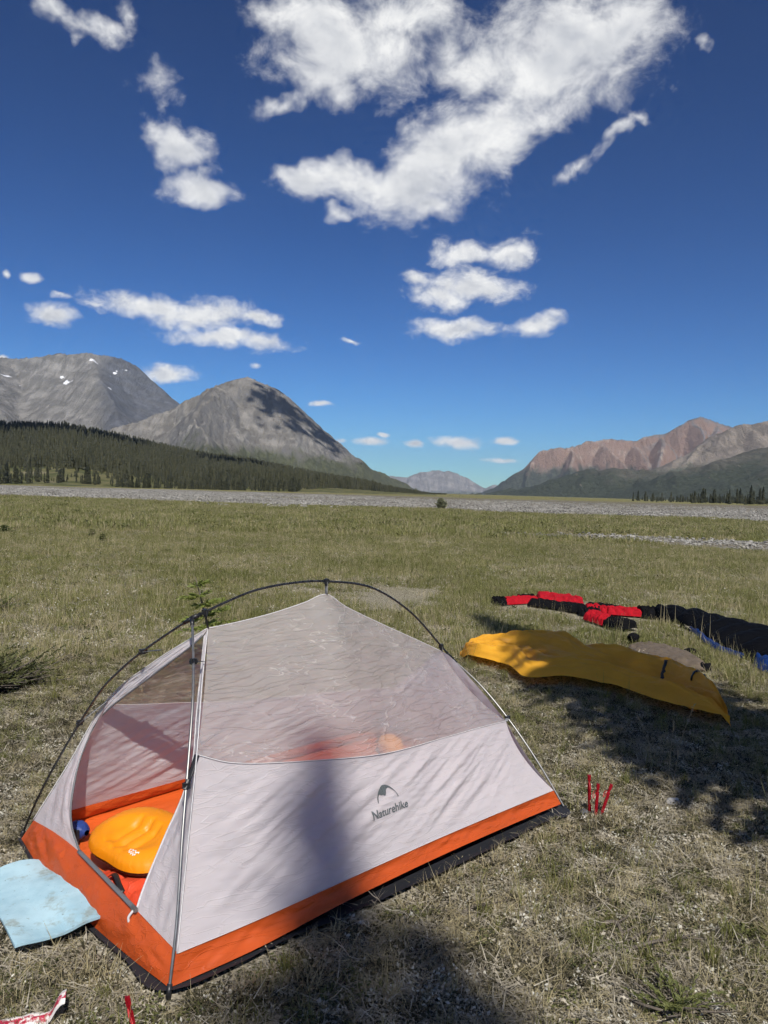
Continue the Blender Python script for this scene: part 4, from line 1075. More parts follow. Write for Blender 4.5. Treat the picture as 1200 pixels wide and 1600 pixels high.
bo, bgrid = cloth_patch('shell', bn, bf, down_blk, bh, 220, 50, 11, fold=.022, wl=(14, 4)); bo.parent = BAG; bo.matrix_parent_inverse = Matrix.Translation((-3.9, -8.4, 0))
def lin(u0, u1, w_, nm, h_):
    n = 40; u = np.linspace(u0, u1, n) * 219
    e = np.array([bgrid[int(a), 0] for a in u]); e2 = np.array([bgrid[int(a), 8] for a in u])
    d = e - e2; d[:, 2] = 0; d /= np.linalg.norm(d, axis=1, keepdims=True)
    k = np.linspace(-.3, 1, 9)
    ww = w_ * np.sin(np.pi * np.linspace(.04, .96, n)) ** .5
    V = e[:, None] + d[:, None] * (k[None, :, None] * ww[:, None, None])
    V[..., 2] = gh(V[..., 0], V[..., 1]) + .02 + h_ * np.sin(np.pi * np.linspace(.15, .95, 9))[None] * (1 + .4 * fbm(np.linspace(0, 9, n)[:, None] + 0 * k, k * 2 + 0 * ww[:, None], 2))
    o = link(nm, mesh_np(nm, V.reshape(-1, 3), grid_faces(n, 9), [lining]), BAG); o.matrix_parent_inverse = Matrix.Translation((-3.9, -8.4, 0))
lin(.30, .72, .07, 'lining', .05); lin(.78, 1.0, .18, 'lining', .10)

# brown shirt and a black sock
brown = solid('brown_cotton', (.115, .088, .062), .9, var=.2, scale=20, bump=.5, bscale=90)
SH = empty('shirt', (2.65, 7.3, 0)); tag(SH, 'crumpled brown shirt on the grass behind the yellow bag', 'shirt')
so, sg = cloth_patch('body', [(2.42, 7.55), (2.45, 7.15), (2.58, 6.86), (2.80, 6.72)], [(2.55, 7.86), (2.78, 7.92), (2.98, 7.62), (2.98, 6.95)], brown, lambda u, v: .055 * (np.sin(np.pi * np.clip(v, 0, 1)) * np.sin(np.pi * np.clip(u, 0, 1))) ** .5, 60, 40, 5, fold=.05, wl=(5, 3))
so.parent = SH; so.matrix_parent_inverse = Matrix.Translation((-2.65, -7.3, 0))
V_, F_ = limb([(2.62, 6.95), (2.72, 6.80), (2.86, 6.72)], .09, .08, .06, seed=4); o = link('sleeve', mesh_np('sleeve', V_, F_, [brown]), SH); o.matrix_parent_inverse = Matrix.Translation((-2.65, -7.3, 0))
V_, F_ = limb([(2.80, 6.76), (2.90, 6.70)], .08, .075, .05, seed=5); o = link('collar', mesh_np('collar', V_, F_, [blk_fl]), SH); o.matrix_parent_inverse = Matrix.Translation((-2.65, -7.3, 0))
sk = pouch('sock', (.13, .11, .11), blk_fl, 9, tie=False); sk.location = (2.63, 8.0, float(gh(2.63, 8.0)) + .012); sk.rotation_euler = (0, .2, .7)
for ch in sk.children: ch.name = 'sock_body'
V_, F_ = tube_np(curve([(.03, 0, .07), (.06, 0, .075), (.075, .01, .06)], 8), np.linspace(.037, .03, 8), 12); link('sock_cuff', mesh_np('sock_cuff', V_, F_, [blk_fl]), sk)
tag(sk, 'balled black sock on the grass above the brown shirt', 'sock')
sk2 = pouch('sock', (.16, .09, .07), blk_fl, 10, tie=False); sk2.location = (3.02, 7.45, float(gh(3.02, 7.45)) + .01); sk2.rotation_euler = (0, 0, .3)
for ch in sk2.children: ch.name = 'sock_body'
tag(sk2, 'dark sock in the grass between the brown shirt and the sleeping bag', 'sock')

# tent pegs
peg_red = solid('red_anodised', (.45, .012, .025), .3, metal=.55, var=.12)
cord_mat = solid('peg_cord', (.55, .05, .05), .8)
def peg(loc, tip, label, group=None, length=.17):
    e = empty('tent_peg', loc); tag(e, label, 'tent peg', group)
    d = Vector(tip); z = d.normalized(); q = z.to_track_quat('Z', 'Y'); e.rotation_euler = q.to_euler()
    prof = []
    for k in range(3):
        a = k * 2 * math.pi / 3
        c_, s_ = math.cos(a), math.sin(a)
        prof += [(c_ * .0085 - s_ * .0016, s_ * .0085 + c_ * .0016), (c_ * .0085 + s_ * .0016, s_ * .0085 - c_ * .0016)][::-1] + [(math.cos(a + math.pi / 3) * .0022, math.sin(a + math.pi / 3) * .0022)]
    zs = [-.05, length - .045, length - .040, length - .030, length - .025, length]
    sc = [1, 1, .62, .62, 1, 1]
    V = [(x * s, y * s, zz) for zz, s in zip(zs, sc) for x, y in prof]; n = len(prof)
    F = [(i * n + k, i * n + (k + 1) % n, (i + 1) * n + (k + 1) % n, (i + 1) * n + k) for i in range(len(zs) - 1) for k in range(n)]
    F += [tuple(range(n - 1, -1, -1)), tuple((len(zs) - 1) * n + k for k in range(n))]
    link('shaft', mesh_np('shaft', V, F, [peg_red], smooth=False), e)
    V_, F_ = tube_np(curve([(.006, 0, length - .03), (.02, .008, length - .05), (.012, .01, length - .075), (.006, 0, length - .03)], 16), .0016, 5)
    link('pull_loop', mesh_np('pull_loop', V_, F_, [cord_mat]), e)
    return e
peg((1.03, 3.67, float(gh(1.03, 3.67))), (-.04, .02, 1), 'tallest of three red pegs stuck in the grass by the tent corner', 'pegs by the tent corner', .185)
peg((1.045, 3.625, float(gh(1.04, 3.62))), (.06, .02, 1), 'middle of three red pegs stuck in the grass by the tent corner', 'pegs by the tent corner', .16)
peg((1.075, 3.64, float(gh(1.08, 3.64))), (.32, .05, 1), 'tilted rightmost of three red pegs by the tent corner', 'pegs by the tent corner', .16)
peg((-.655, 2.10, float(gh(-.655, 2.10))), (-.25, .05, 1), 'red peg at the bottom edge below the front of the tent', None, .10)
# white and red wrapper, bottom left
mt, t, out = new_mat('wrapper_print')
co_ = t.new('ShaderNodeTexCoord').outputs['Object']; sx_, sy_, sz_ = t.xyz(co_)
st = t.math('ADD', sy_, t.math('MULTIPLY', t.math('SUBTRACT', t.noise(co_, 30, 4, .6), .5), .03))
c = t.mix(t.math('MULTIPLY', t.ramp(t.math('ABSOLUTE', t.math('ADD', st, .004)), .014, .009), t.ramp(t.noise(co_, 60, 4, .7), .36, .5)), (.74, .70, .66), (.42, .03, .06))
b = t.new('ShaderNodeBsdfPrincipled', {'Base Color': c, 'Roughness': .4, 'Specular IOR Level': .4}); t.l.new(b.outputs[0], out.inputs[0])
Um, Vm = np.meshgrid(np.linspace(0, 1, 50), np.linspace(0, 1, 18), indexing='ij')
wx = -.17 + .34 * Um; wy = (Vm - .5) * (.055 + .012 * sstep(.7, 1, Um)); wz = .012 + .010 * np.sin(np.pi * Vm) + .008 * fbm(Um * 7, Vm * 2, 3) + .055 * sstep(.72, 1.0, Um) ** 1.3
wx = wx - .035 * sstep(.72, 1.0, Um)
wr = link('wrapper', mesh_np('wrapper', np.stack([wx, wy, wz], -1).reshape(-1, 3), grid_faces(50, 18), [mt]))
wr.location = (-.985, 2.085, float(gh(-.98, 2.08)) + .004); wr.rotation_euler = (0, 0, R(17))
tag(wr, 'torn white wrapper with a red stripe at the bottom left corner', 'wrapper')

# a few loose stones
stone_mat = solid('pale_stone', (.50, .48, .44), .9, var=.2, scale=20, bump=.4, bscale=60)
stone_dk = solid('dark_stone', (.10, .10, .105), .85, var=.25, scale=20, bump=.4, bscale=60)
def stone(loc, s, mat, label, seed):
    bm = bmesh.new(); bmesh.ops.create_icosphere(bm, subdivisions=3, radius=1)
    r0 = np.random.default_rng(seed)
    co_ = np.array([v.co for v in bm.verts])
    d = 1 + .28 * fbm(co_[:, 0] * 1.3 + seed, co_[:, 1] * 1.3 + co_[:, 2], 3)
    for v, k in zip(bm.verts, d): v.co *= float(k); v.co = Vector((v.co.x * s[0], v.co.y * s[1], v.co.z * s[2]))
    me = bpy.data.meshes.new('stone'); bm.to_mesh(me); bm.free(); me.materials.append(mat)
    for p in me.polygons: p.use_smooth = True
    o = link('stone', me); o.location = (*loc, float(gh(*loc)) + s[2] * .35); o.rotation_euler = (0, .2, r0.random() * 6)
    return tag(o, label, 'stone')
stone((1.48, 3.80), (.035, .022, .022), stone_mat, 'small white stone in the grass to the right of the red pegs', 1)
stone((1.0, 3.655), (.028, .022, .018), stone_dk, 'dark pebble at the foot of the red pegs', 2)
stone((.985, 3.60), (.020, .016, .012), stone_mat, 'pale pebble beside the dark pebble at the pegs', 3)

# ------------------------------------------------------------------ spruces behind the photographer: their shadows lie across the camp
needle_near = leafy('spruce_needles_near', (.025, .045, .018), (.06, .085, .03), .15, .6)
needle_lime = leafy('young_needles', (.17, .21, .05), (.34, .37, .10), .35, .5)
needle_jun = leafy('juniper_needles', (.07, .095, .035), (.17, .18, .06), .25, .55)
needle_shrub = leafy('shrub_needles', (.025, .032, .014), (.13, .135, .05), .2, .6)
twig_mat = solid('grey_twig', (.12, .10, .08), .9, var=.3, scale=30)
def needle_branch(p0, d, length, droop, r0, nq=14, wq=.05, side=.5, lift=.0):
    """a branch as a line of needle sprays: returns quads"""
    V = []; F = []
    d = np.asarray(d, float); d /= np.linalg.norm(d)
    sd = np.cross(d, [0, 0, 1]); sd /= max(np.linalg.norm(sd), 1e-6)
    for i in range(nq):
        t = (i + r0.random()) / nq
        c = np.asarray(p0) + d * length * t + np.array([0, 0, 1]) * (lift * t * length - droop * t * t * length)
        ang = r0.uniform(-1, 1)
        dr = d * math.cos(ang) + sd * math.sin(ang) + np.array([0, 0, r0.normal(0, .25)])
        dr /= np.linalg.norm(dr)
        ln = wq * r0.uniform(.8, 1.9) * (1.1 - .5 * t); wd = ln * side * r0.uniform(.5, 1)
        nrm = r0.normal(0, 1, 3); sx = np.cross(dr, nrm); sx /= max(np.linalg.norm(sx), 1e-6)
        o = len(V)
        V += [c - sx * wd * .25, c + sx * wd * .25, c + dr * ln * .6 + sx * wd * .5, c + dr * ln, c + dr * ln * .6 - sx * wd * .5]
        F.append((o, o + 1, o + 2, o + 3, o + 4))
    return V, F
def big_spruce(base, H, rad, label, seed, taper=1.9, bole=.10, lo=.6, gap=1.0):
    r0 = np.random.default_rng(seed)
    e = empty('spruce_tree', (*base, float(gh(*base)) - .05)); tag(e, label, 'tree')
    V_, F_ = tube_np(curve([(0, 0, 0), (.02, .01, H * .4), (.0, .03, H)], 16), np.linspace(.018 * H, .006, 16), 8)
    link('trunk', mesh_np('trunk', V_, F_, [bark]), e)
    VV = []; FF = []; z = bole * H; BV = []
    while z < H:
        f = 1 - z / H
        for k in range(int(r0.integers(5, 9))):
            a = r0.random() * 6.283; ln = rad * min(1, f * taper) ** .95 * r0.uniform(lo, 1.75 - lo) + .03
            V_, F_ = needle_branch((0, 0, z), (math.cos(a), math.sin(a), .05), ln, .55, r0, int(6 + 50 * ln), .06 + .07 * f, .85)
            o = len(VV); VV += V_; FF += [tuple(i + o for i in q) for q in F_]
            BV.append(tube_np([(0, 0, z), (math.cos(a) * ln * .6, math.sin(a) * ln * .6, z - .16 * ln)], [.010, .003], 4, caps=False))
        z += r0.uniform(.06, .13) * gap
    link('crown', mesh_np('crown', np.array(VV), FF, [needle_near], smooth=False), e)
    V_, F_ = join_np(BV); link('branches', mesh_np('branches', V_, F_, [bark]), e)
    return e
big_spruce((3.20, .62), 10.4, .95, 'tall narrow spruce to the right of the photographer, casting the shadow by the yellow bag', 3, 2.6, .27, .7, .72)
big_spruce((2.70, -9.5), 15.3, .62, 'tall slim spruce well behind the photographer, casting the shadow onto the tent', 4, 6.0, .12, .3, 1.1)
big_spruce((2.56, -7.55), 12.1, .78, 'spruce behind the photographer, casting the shadow in front of the tent', 9, 5.0, .10, .35, 1.1)

def small_conifer(name, loc, H, rad, mat, label, seed, cat='sapling', whorl=.05, nb=6, lift=.3, wq=.03, prostrate=False):
    r0 = np.random.default_rng(seed)
    e = empty(name, (*loc, float(gh(*loc)))); tag(e, label, cat)
    VV = []; FF = []; BV = []
    if not prostrate:
        V_, F_ = tube_np(curve([(0, 0, -.02), (.01, 0, H * .5), (0, .01, H)], 8), np.linspace(.02 * H, .003, 8), 6)
        link('stem', mesh_np('stem', V_, F_, [twig_mat]), e)
        z = .06 * H
        while z < H:
            f = 1 - z / H
            for k in range(nb):
                a = r0.random() * 6.283; ln = rad * (f ** .7 + .12) * r0.uniform(.5, 1.1)
                V_, F_ = needle_branch((0, 0, z), (math.cos(a), math.sin(a), lift * .3), ln, .1, r0, int(30 * ln / .3) + 10, wq, .35, lift)
                o = len(VV); VV += V_; FF += [tuple(i + o for i in q) for q in F_]
                BV.append(tube_np([(0, 0, z), (math.cos(a) * ln * .8, math.sin(a) * ln * .8, z + lift * .6 * ln)], [.004, .0015], 4, caps=False))
            z += whorl
    else:
        for k in range(nb):
            a = r0.random() * 6.283; ln = rad * r0.uniform(.4, 1.0); h0 = H * r0.uniform(.1, .5)
            p0 = (r0.normal(0, rad * .22), r0.normal(0, rad * .22), h0 * .4)
            el_ = r0.uniform(.1, .9)
            V_, F_ = needle_branch(p0, (math.cos(a), math.sin(a), el_), ln, .3, r0, 34, wq, .4, .25)
            o = len(VV); VV += V_; FF += [tuple(i + o for i in q) for q in F_]
            BV.append(tube_np(curve([(p0[0] * .4, p0[1] * .4, -.01), p0, (p0[0] + math.cos(a) * ln * .9, p0[1] + math.sin(a) * ln * .9, p0[2] + .5 * el_ * ln)], 7), np.linspace(.006, .002, 7), 4, caps=False))
    link('needles', mesh_np('needles', np.array(VV), FF, [mat], smooth=False), e)
    V_, F_ = join_np(BV); link('twigs', mesh_np('twigs', V_, F_, [twig_mat]), e)
    return e
small_conifer('spruce_sapling', (-1.33, 6.25), .80, .40, needle_lime, 'bright green spruce sapling showing above the tent roof on the left', 5, whorl=.085, nb=6, lift=.12, wq=.045).rotation_euler = (0, R(-14), 0)
small_conifer('juniper_shrub', (-2.76, 5.5), .50, .42, needle_shrub, 'low juniper shrub with dark dead twigs at the left edge', 6, 'shrub', prostrate=True, nb=150, wq=.03)
small_conifer('juniper_shrub', (-4.45, 8.9), .24, .32, needle_jun, 'smaller juniper shrub farther back at the left edge', 7, 'shrub', prostrate=True, nb=30, wq=.03)
small_conifer('juniper_shrub', (.90, 2.23), .075, .15, needle_jun, 'sprawling juniper sprig in the bottom right foreground', 8, 'shrub', prostrate=True, nb=34, wq=.013)
small_conifer('dwarf_spruce', (-8.1, 21.4), .26, .13, needle_jun, 'left one of two tiny dark spruces out in the meadow', 9, whorl=.05, nb=6, wq=.05)
small_conifer('dwarf_spruce', (-7.2, 19.7), .22, .12, needle_jun, 'right one of two tiny dark spruces out in the meadow', 10, whorl=.05, nb=6, wq=.05)
small_conifer('dwarf_spruce', (-11.0, 22.3), .24, .26, needle_jun, 'tiny dark spruce in the meadow at the left edge', 12, whorl=.05, nb=6, wq=.05)
small_conifer('willow_bush', (5.02, 68.0), 1.0, .55, leafy('willow_leaves', (.22, .23, .14), (.34, .34, .22), .35), 'round grey-green bush standing alone on the gravel', 13, 'bush', whorl=.10, nb=9, lift=.6, wq=.16)

# tall dry stalks by the shadow
stalk_mat = leafy('dry_stalk', (.36, .30, .18), (.45, .38, .25), .3)
def stalk(loc, tip, label, seed):
    e = empty('grass_stalk', (*loc, float(gh(*loc)))); tag(e, label, 'grass stalk', 'dry grass stalks by the shadow')
    c_ = curve([(0, 0, 0), (tip[0] * .35, tip[1] * .3, tip[2] * .55), tip], 16)
    V_, F_ = tube_np(c_, np.linspace(.0016, .0009, 16), 5); link('stem', mesh_np('stem', V_, F_, [stalk_mat]), e)
    r0 = np.random.default_rng(seed); VV = []; FF = []
    for i in range(26):
        p = c_[-1] + (c_[-3] - c_[-1]) * (i / 26 * 1.2)
        d = r0.normal(0, 1, 3) * .5 + (c_[-1] - c_[-3]) / np.linalg.norm(c_[-1] - c_[-3]); d /= np.linalg.norm(d)
        sx = np.cross(d, r0.normal(0, 1, 3)); sx /= np.linalg.norm(sx); o = len(VV)
        VV += [p, p + d * .006 + sx * .0016, p + d * .012, p + d * .006 - sx * .0016]; FF.append((o, o + 1, o + 2, o + 3))
    link('seed_head', mesh_np('seed_head', np.array(VV), FF, [stalk_mat], smooth=False), e)
stalk((1.53, 4.22), (-.09, .05, .31), 'left one of three tall dry grass stalks in front of the shadow', 1)
stalk((1.57, 4.10), (.03, .03, .30), 'middle one of three tall dry grass stalks in front of the shadow', 2)
stalk((1.58, 4.06), (.11, .03, .41), 'tallest right one of three dry grass stalks in front of the shadow', 3)
stalk((1.0, 3.42), (-.04, -.02, .16), 'short dry grass stalk just in front of the red pegs', 4)
# dead wood
def stick(loc, rz, length, rad, label, seed):
    r0 = np.random.default_rng(seed)
    e = empty('dead_twig', (*loc, float(gh(*loc)) + rad)); e.rotation_euler = (0, 0, rz); tag(e, label, 'twig')
    c_ = curve([(0, 0, 0), (length * .4, r0.normal(0, .02), .012), (length * .7, r0.normal(0, .02), .006), (length, r0.normal(0, .03), .02)], 14)
    V_, F_ = tube_np(c_, np.linspace(rad, rad * .35, 14), 6); link('stem', mesh_np('stem', V_, F_, [twig_mat]), e)
    for k in range(3):
        i = 4 + 3 * k; q = c_[i]; d = np.array([length * .22, r0.choice((-1, 1)) * length * .18, .02])
        V_, F_ = tube_np([q, q + d * .6, q + d], [rad * .5, rad * .35, rad * .2], 5); link('side_shoot', mesh_np('side_shoot', V_, F_, [twig_mat]), e)
stick((.83, 2.50), .25, .28, .007, 'dead grey twig lying in the right foreground above the juniper sprig', 1)
stick((.30, 2.72), .55, .26, .004, 'thin pale twig lying in the foreground in front of the tent side', 2)
stick((.78, 2.66), -.5, .16, .009, 'stubby broken root in the right foreground', 3)

# ------------------------------------------------------------------ grass and ground litter
gr = np.random.default_rng(20)
def clump(n, rad, h, lean, wid, mat, flat=False, curl=.5, name='blades'):
    V = []; F = []
    for i in range(n):
        a = gr.random() * 6.283; q = rad * math.sqrt(gr.random())
        p = np.array([math.cos(a) * q, math.sin(a) * q, 0.0])
        hh = gr.uniform(*h); b = gr.random() * 6.283; le = gr.uniform(*lean)
        d = np.array([math.cos(b), math.sin(b), 0]); s = np.array([-math.sin(b), math.cos(b), 0]) if not flat else np.array([-math.sin(b + .3), math.cos(b + .3), gr.normal(0, .3)])
        w_ = wid * gr.uniform(.6, 1.3); o = len(V)
        z0 = gr.uniform(0, .012) if flat else -.01
        for t, ww in ((0, 1.0), (.5, .85), (1.0, .12)):
            ho = le * hh * (t * (1 - curl) + curl * t * t)
            ve = hh * t * math.sqrt(max(.02, 1 - min(.97, le) ** 2)) if not flat else gr.uniform(-.004, .008)
            c = p + d * ho + np.array([0, 0, z0 + ve])
            V += [c - s * w_ * .5 * ww, c + s * w_ * .5 * ww]
        F += [(o, o + 1, o + 3, o + 2), (o + 2, o + 3, o + 5, o + 4)]
    return mesh_np(name, np.array(V), F, [mat], smooth=False)
def chips(n, rad, size, mat, zr=(0, .01), tilt=.6, name='chips'):
    V = []; F = []
    for i in range(n):
        a = gr.random() * 6.283; q = rad * math.sqrt(gr.random()); s = gr.uniform(*size)
        c = np.array([math.cos(a) * q, math.sin(a) * q, gr.uniform(*zr)])
        n_ = np.array([gr.normal(0, tilt), gr.normal(0, tilt), 1]); n_ /= np.linalg.norm(n_)
        u = np.cross(n_, [math.cos(a * 3), math.sin(a * 3), .1]); u /= np.linalg.norm(u); v = np.cross(n_, u); o = len(V)
        V += [c - u * s, c + v * s * .55, c + u * s, c - v * s * .55]; F.append((o, o + 1, o + 2, o + 3))
    return mesh_np(name, np.array(V), F, [mat], smooth=False)
def rubble(n, rad, size, mat, name='stones'):
    parts = []
    for i in range(n):
        a = gr.random() * 6.283; q = rad * math.sqrt(gr.random()); s = gr.uniform(*size)
        bm = bmesh.new(); bmesh.ops.create_icosphere(bm, subdivisions=1, radius=1)
        v = np.array([x.co for x in bm.verts]); f = [tuple(x.index for x in q_.verts) for q_ in bm.faces]; bm.free()
        v = v * (1 + gr.normal(0, .14, (len(v), 1))) * s * np.array([gr.uniform(.7, 1.3), gr.uniform(.7, 1.3), gr.uniform(.4, .75)])
        parts.append((v + np.array([math.cos(a) * q, math.sin(a) * q, s * .25]), f))
    V_, F_ = join_np(parts)
    return mesh_np(name, V_, F_, [mat], smooth=False)
g_green = leafy('grass_green', (.125, .14, .034), (.25, .24, .085), .35)
g_straw = leafy('grass_straw', (.26, .225, .12), (.50, .43, .26), .3)
g_olive = leafy('grass_olive', (.155, .168, .050), (.31, .295, .118), .35)
g_litter = leafy('dead_litter', (.17, .145, .10), (.55, .50, .40), .15, .8, patch=6)
g_lichen = leafy('pale_lichen', (.42, .41, .34), (.68, .66, .58), .1, .9, patch=6)
g_leaf = leafy('mat_leaves', (.06, .07, .025), (.16, .165, .055), .25, patch=3)
g_dark = leafy('dark_moss', (.03, .028, .016), (.09, .08, .045), .1, .9, patch=6)
g_stone = leafy('river_stone', (.085, .08, .07), (.37, .355, .32), 0.0, .95, patch=.15)
def lib(name, meshes):
    c = bpy.data.collections.new(name)
    for i, me in enumerate(meshes):
        o = bpy.data.objects.new('%s_%02d' % (name, i), me); c.objects.link(o)
    return c
near_lib = lib('near_plants', [
    clump(26, .028, (.025, .06), (.1, .7), .0024, g_green), clump(20, .03, (.03, .085), (.1, .7), .0022, g_olive),
    clump(24, .04, (.04, .10), (.55, .95), .0022, g_straw), clump(34, .06, (.03, .10), (.8, 1), .0024, g_litter, flat=True),
    clump(30, .06, (.03, .08), (.8, 1), .0020, g_straw, flat=True), chips(34, .05, (.003, .008), g_lichen, (0, .012)),
    chips(40, .05, (.004, .010), g_litter, (0, .010)), chips(60, .045, (.004, .008), g_leaf, (.004, .022), .5),
    chips(50, .05, (.004, .009), g_dark, (0, .014), .8), clump(6, .03, (.14, .24), (.05, .35), .0024, g_olive),
    clump(30, .022, (.05, .11), (.1, .5), .003, g_green)])
mid_lib = lib('mid_plants', [
    clump(44, .11, (.04, .115), (.1, .7), .0045, g_olive), clump(40, .12, (.04, .10), (.1, .7), .0045, g_green),
    clump(34, .12, (.06, .15), (.3, .8), .004, g_straw), clump(40, .16, (.04, .10), (.8, 1), .005, g_litter, flat=True),
    chips(50, .14, (.008, .02), g_leaf, (0, .04)), clump(8, .10, (.2, .36), (.05, .3), .0035, g_straw), chips(34, .14, (.006, .014), g_lichen, (0, .015))])
far_lib = lib('far_plants', [
    clump(70, .5, (.08, .20), (.1, .5), .016, g_olive), clump(70, .5, (.08, .18), (.1, .5), .016, g_green),
    clump(50, .5, (.08, .22), (.2, .7), .013, g_straw), chips(80, .5, (.02, .06), g_leaf, (0, .12)), clump(14, .4, (.25, .42), (.05, .3), .010, g_straw)])
stone_lib = lib('stones', [rubble(12, .5, (.02, .06), g_stone), rubble(9, .6, (.03, .09), g_stone), rubble(8, .9, (.04, .13), g_stone)])

def scatter_tree(coll):
    ng = bpy.data.node_groups.new('scatter_' + coll.name, 'GeometryNodeTree')
    ng.interface.new_socket('Geometry', in_out='INPUT', socket_type='NodeSocketGeometry'); ng.interface.new_socket('Geometry', in_out='OUTPUT', socket_type='NodeSocketGeometry')
    n = ng.nodes; l = ng.links
    gi = n.new('NodeGroupInput'); go = n.new('NodeGroupOutput'); iop = n.new('GeometryNodeInstanceOnPoints')
    ci = n.new('GeometryNodeCollectionInfo'); ci.inputs['Collection'].default_value = coll; ci.inputs['Separate Children'].default_value = True; ci.inputs['Reset Children'].default_value = True
    def attr(nm, dt):
        a = n.new('GeometryNodeInputNamedAttribute'); a.data_type = dt; a.inputs['Name'].default_value = nm; return a.outputs['Attribute']
    l.new(gi.outputs[0], iop.inputs['Points']); l.new(ci.outputs[0], iop.inputs['Instance']); iop.inputs['Pick Instance'].default_value = True
    l.new(attr('idx', 'INT'), iop.inputs['Instance Index']); l.new(attr('rot', 'FLOAT_VECTOR'), iop.inputs['Rotation']); l.new(attr('scl', 'FLOAT'), iop.inputs['Scale'])
    l.new(iop.outputs[0], go.inputs[0])
    return ng
def scatter(name, coll, xy, idx, scl, label, tilt=.15, zoff=0.0):
    n = len(xy); me = bpy.data.meshes.new(name)
    me.vertices.add(n); me.vertices.foreach_set('co', np.c_[xy, gh(xy[:, 0], xy[:, 1]) + zoff].astype(np.float32).ravel())
    a = me.attributes.new('idx', 'INT', 'POINT'); a.data.foreach_set('value', idx.astype(np.int32))
    a = me.attributes.new('scl', 'FLOAT', 'POINT'); a.data.foreach_set('value', scl.astype(np.float32))
    a = me.attributes.new('rot', 'FLOAT_VECTOR', 'POINT'); a.data.foreach_set('vector', np.c_[gr.normal(0, tilt, n), gr.normal(0, tilt, n), gr.random(n) * 6.283].astype(np.float32).ravel())
    o = link(name, me); md = o.modifiers.new('scatter', 'NODES'); md.node_group = scatter_tree(coll)
    tag(o, label, kind='stuff'); return o
def inside(poly, x, y):
    poly = np.asarray(poly); r = np.zeros(len(x), bool); j = len(poly) - 1
    for i in range(len(poly)):
        xi, yi = poly[i]; xj, yj = poly[j]
        r ^= ((yi > y) != (yj > y)) & (x < (xj - xi) * (y - yi) / (yj - yi + 1e-12) + xi); j = i
    return r
def keep(xy):
    x, y = xy.T; a, b = tent_ab(x, y)
    k = ~((a > -.075) & (a < 2.06) & (b > -.68) & (b < .715))
    for poly in ([q[:2] for q in (q0, q1, q2, q3)], yf + yb[::-1], bn + bf[::-1], [(2.40, 7.45), (2.43, 6.95), (2.58, 6.6), (2.9, 6.5), (2.98, 7.62), (2.55, 7.86)],
                 [(1.48, 10.1), (2.0, 9.95), (2.3, 9.7), (2.43, 9.05), (2.56, 8.3), (2.96, 8.4), (2.92, 9.2), (3.5, 9.3), (3.5, 10.0), (3.15, 10.5), (2.7, 11.4), (2.2, 11.3), (1.48, 10.7)]):
        k &= ~inside(poly, x, y)
    return k
def sector(n, r0, r1, half=37):
    r = np.sqrt(gr.uniform(r0 ** 2, r1 ** 2, n)); a = np.radians(gr.uniform(-half, half, n)); return np.c_[np.sin(a) * r, np.cos(a) * r]
def choose(w_):
    w_ = np.asarray(w_, float); c = np.cumsum(w_, 1); c /= c[:, -1:]
    return (gr.random(len(w_))[:, None] > c).sum(1)
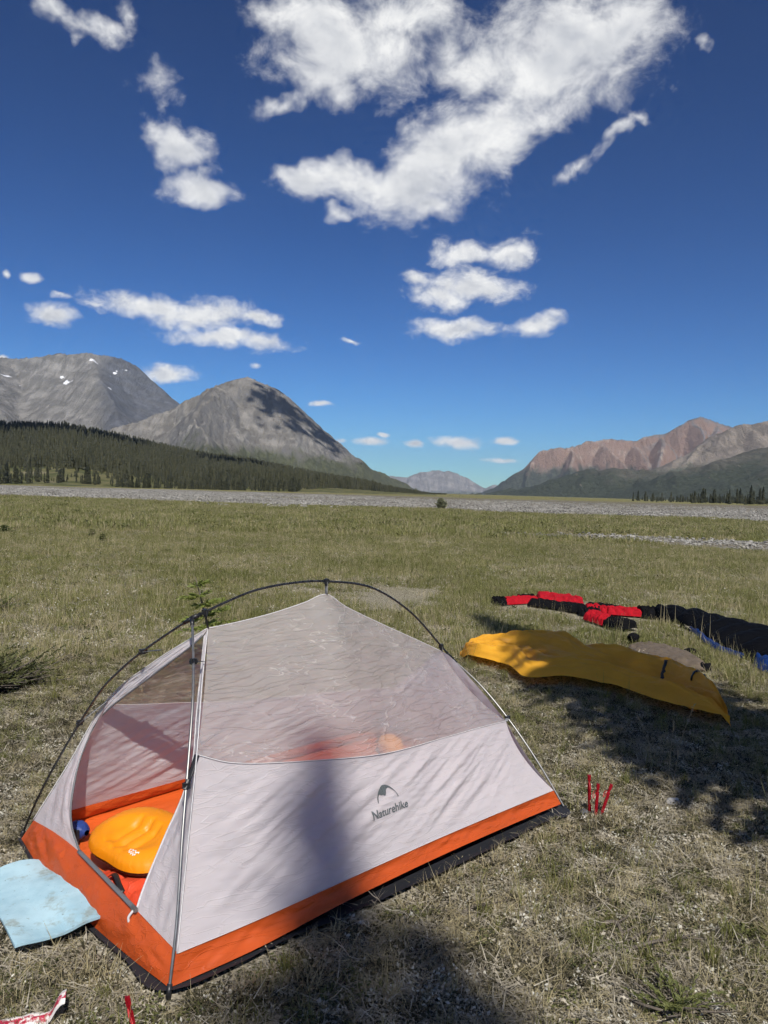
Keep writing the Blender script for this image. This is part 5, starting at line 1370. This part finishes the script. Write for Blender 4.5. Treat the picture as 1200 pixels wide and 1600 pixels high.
# near: litter and lichen with tufts
xy = np.vstack([sector(44000, 1.2, 7.5), [p for p in sector(46000, .6, 6.5, 74) if abs(math.atan2(p[0], p[1])) > R(37)]]); xy = xy[keep(xy)]; x, y = xy.T; r_ = np.hypot(x, y)
gp = fbm(x * .9 + 5, y * .9, 3); g2_ = fbm(x * 2.6, y * 2.6 + 9, 3); far_ = sstep(3.5, 7.5, r_)
one = np.ones(len(x)); gre = np.clip(.35 + gp * 1.3 + .9 * far_, .03, 2)
lic = np.clip(.5 - g2_ * 1.2 - .6 * far_, .02, 2)
wts = np.stack([.40 * gre, .55 * gre, .5 * one, 1.0 * one, .9 * one, 1.7 * lic, 1.1 * one, .9 * np.clip(.3 + gp + g2_, 0, 2), 1.5 * one, .05 * gre, .35 * gre * np.clip(g2_ * 3, 0, 1)], 1)
scatter('grass', near_lib, xy, choose(wts), gr.uniform(.7, 1.3, len(x)), 'dry grass, lichen and plant litter round the tent')
xy = sector(86000, 7.0, 27, 44); x, y = xy.T; r_ = np.hypot(x, y)
k = keep(xy) & (gravel_mask(x, y) < .35 + .3 * gr.random(len(x))) & (fbm(x * .28 + 31, y * .22, 3) > -.55 + .40 * gr.random(len(x))); xy = xy[k]; x, y = xy.T
gp = fbm(x * .35 + 5, y * .35, 4); one = np.ones(len(x))
wts = np.stack([1.4 + gp, np.clip(.8 + 1.6 * gp, .05, 3), .7 - .4 * gp, np.clip(.8 - 1.6 * gp, .05, 2), .25 * one, .10 * one, np.clip(.35 - gp, .02, 2)], 1).clip(.01)
scatter('grass', mid_lib, xy, choose(wts), gr.uniform(.7, 1.25, len(x)), 'olive meadow grass behind the tent')
xy = sector(60000, 26, 84, 36); x, y = xy.T; gm_ = gravel_mask(x, y); k = gm_ < .15 + .35 * gr.random(len(x)); xy = xy[k]; x, y = xy.T
gp = fbm(x * .12 + 5, y * .12, 4); one = np.ones(len(x))
wts = np.stack([1.5 + gp, .35 + .6 * gp, .7 - .4 * gp, .22 * one, .06 * one], 1).clip(.01)
scatter('grass', far_lib, xy, choose(wts), gr.uniform(.7, 1.25, len(x)), 'far meadow grass up to the gravel bar', zoff=-.02)
# river stones
xy = np.vstack([sector(26000, 58, 200, 34), sector(9000, 16, 60, 34)]); x, y = xy.T; gm_ = gravel_mask(x, y); brn = sstep(85, 150, y) * sstep(-50, 20, x)
k = (gm_ > .35 + .4 * gr.random(len(x))) & (gr.random(len(x)) > .75 * brn) & (fbm(x * .045, y * .22, 3) < .25 + .3 * gr.random(len(x))); xy = xy[k]; r_ = np.hypot(*xy.T)
scatter('gravel', stone_lib, xy, np.where(r_ < 60, gr.integers(0, 2, len(xy)), gr.integers(0, 3, len(xy))), gr.uniform(.6, 1.4, len(xy)) * np.where(r_ < 60, .7, 1.0), 'pale river gravel and cobbles across the valley')
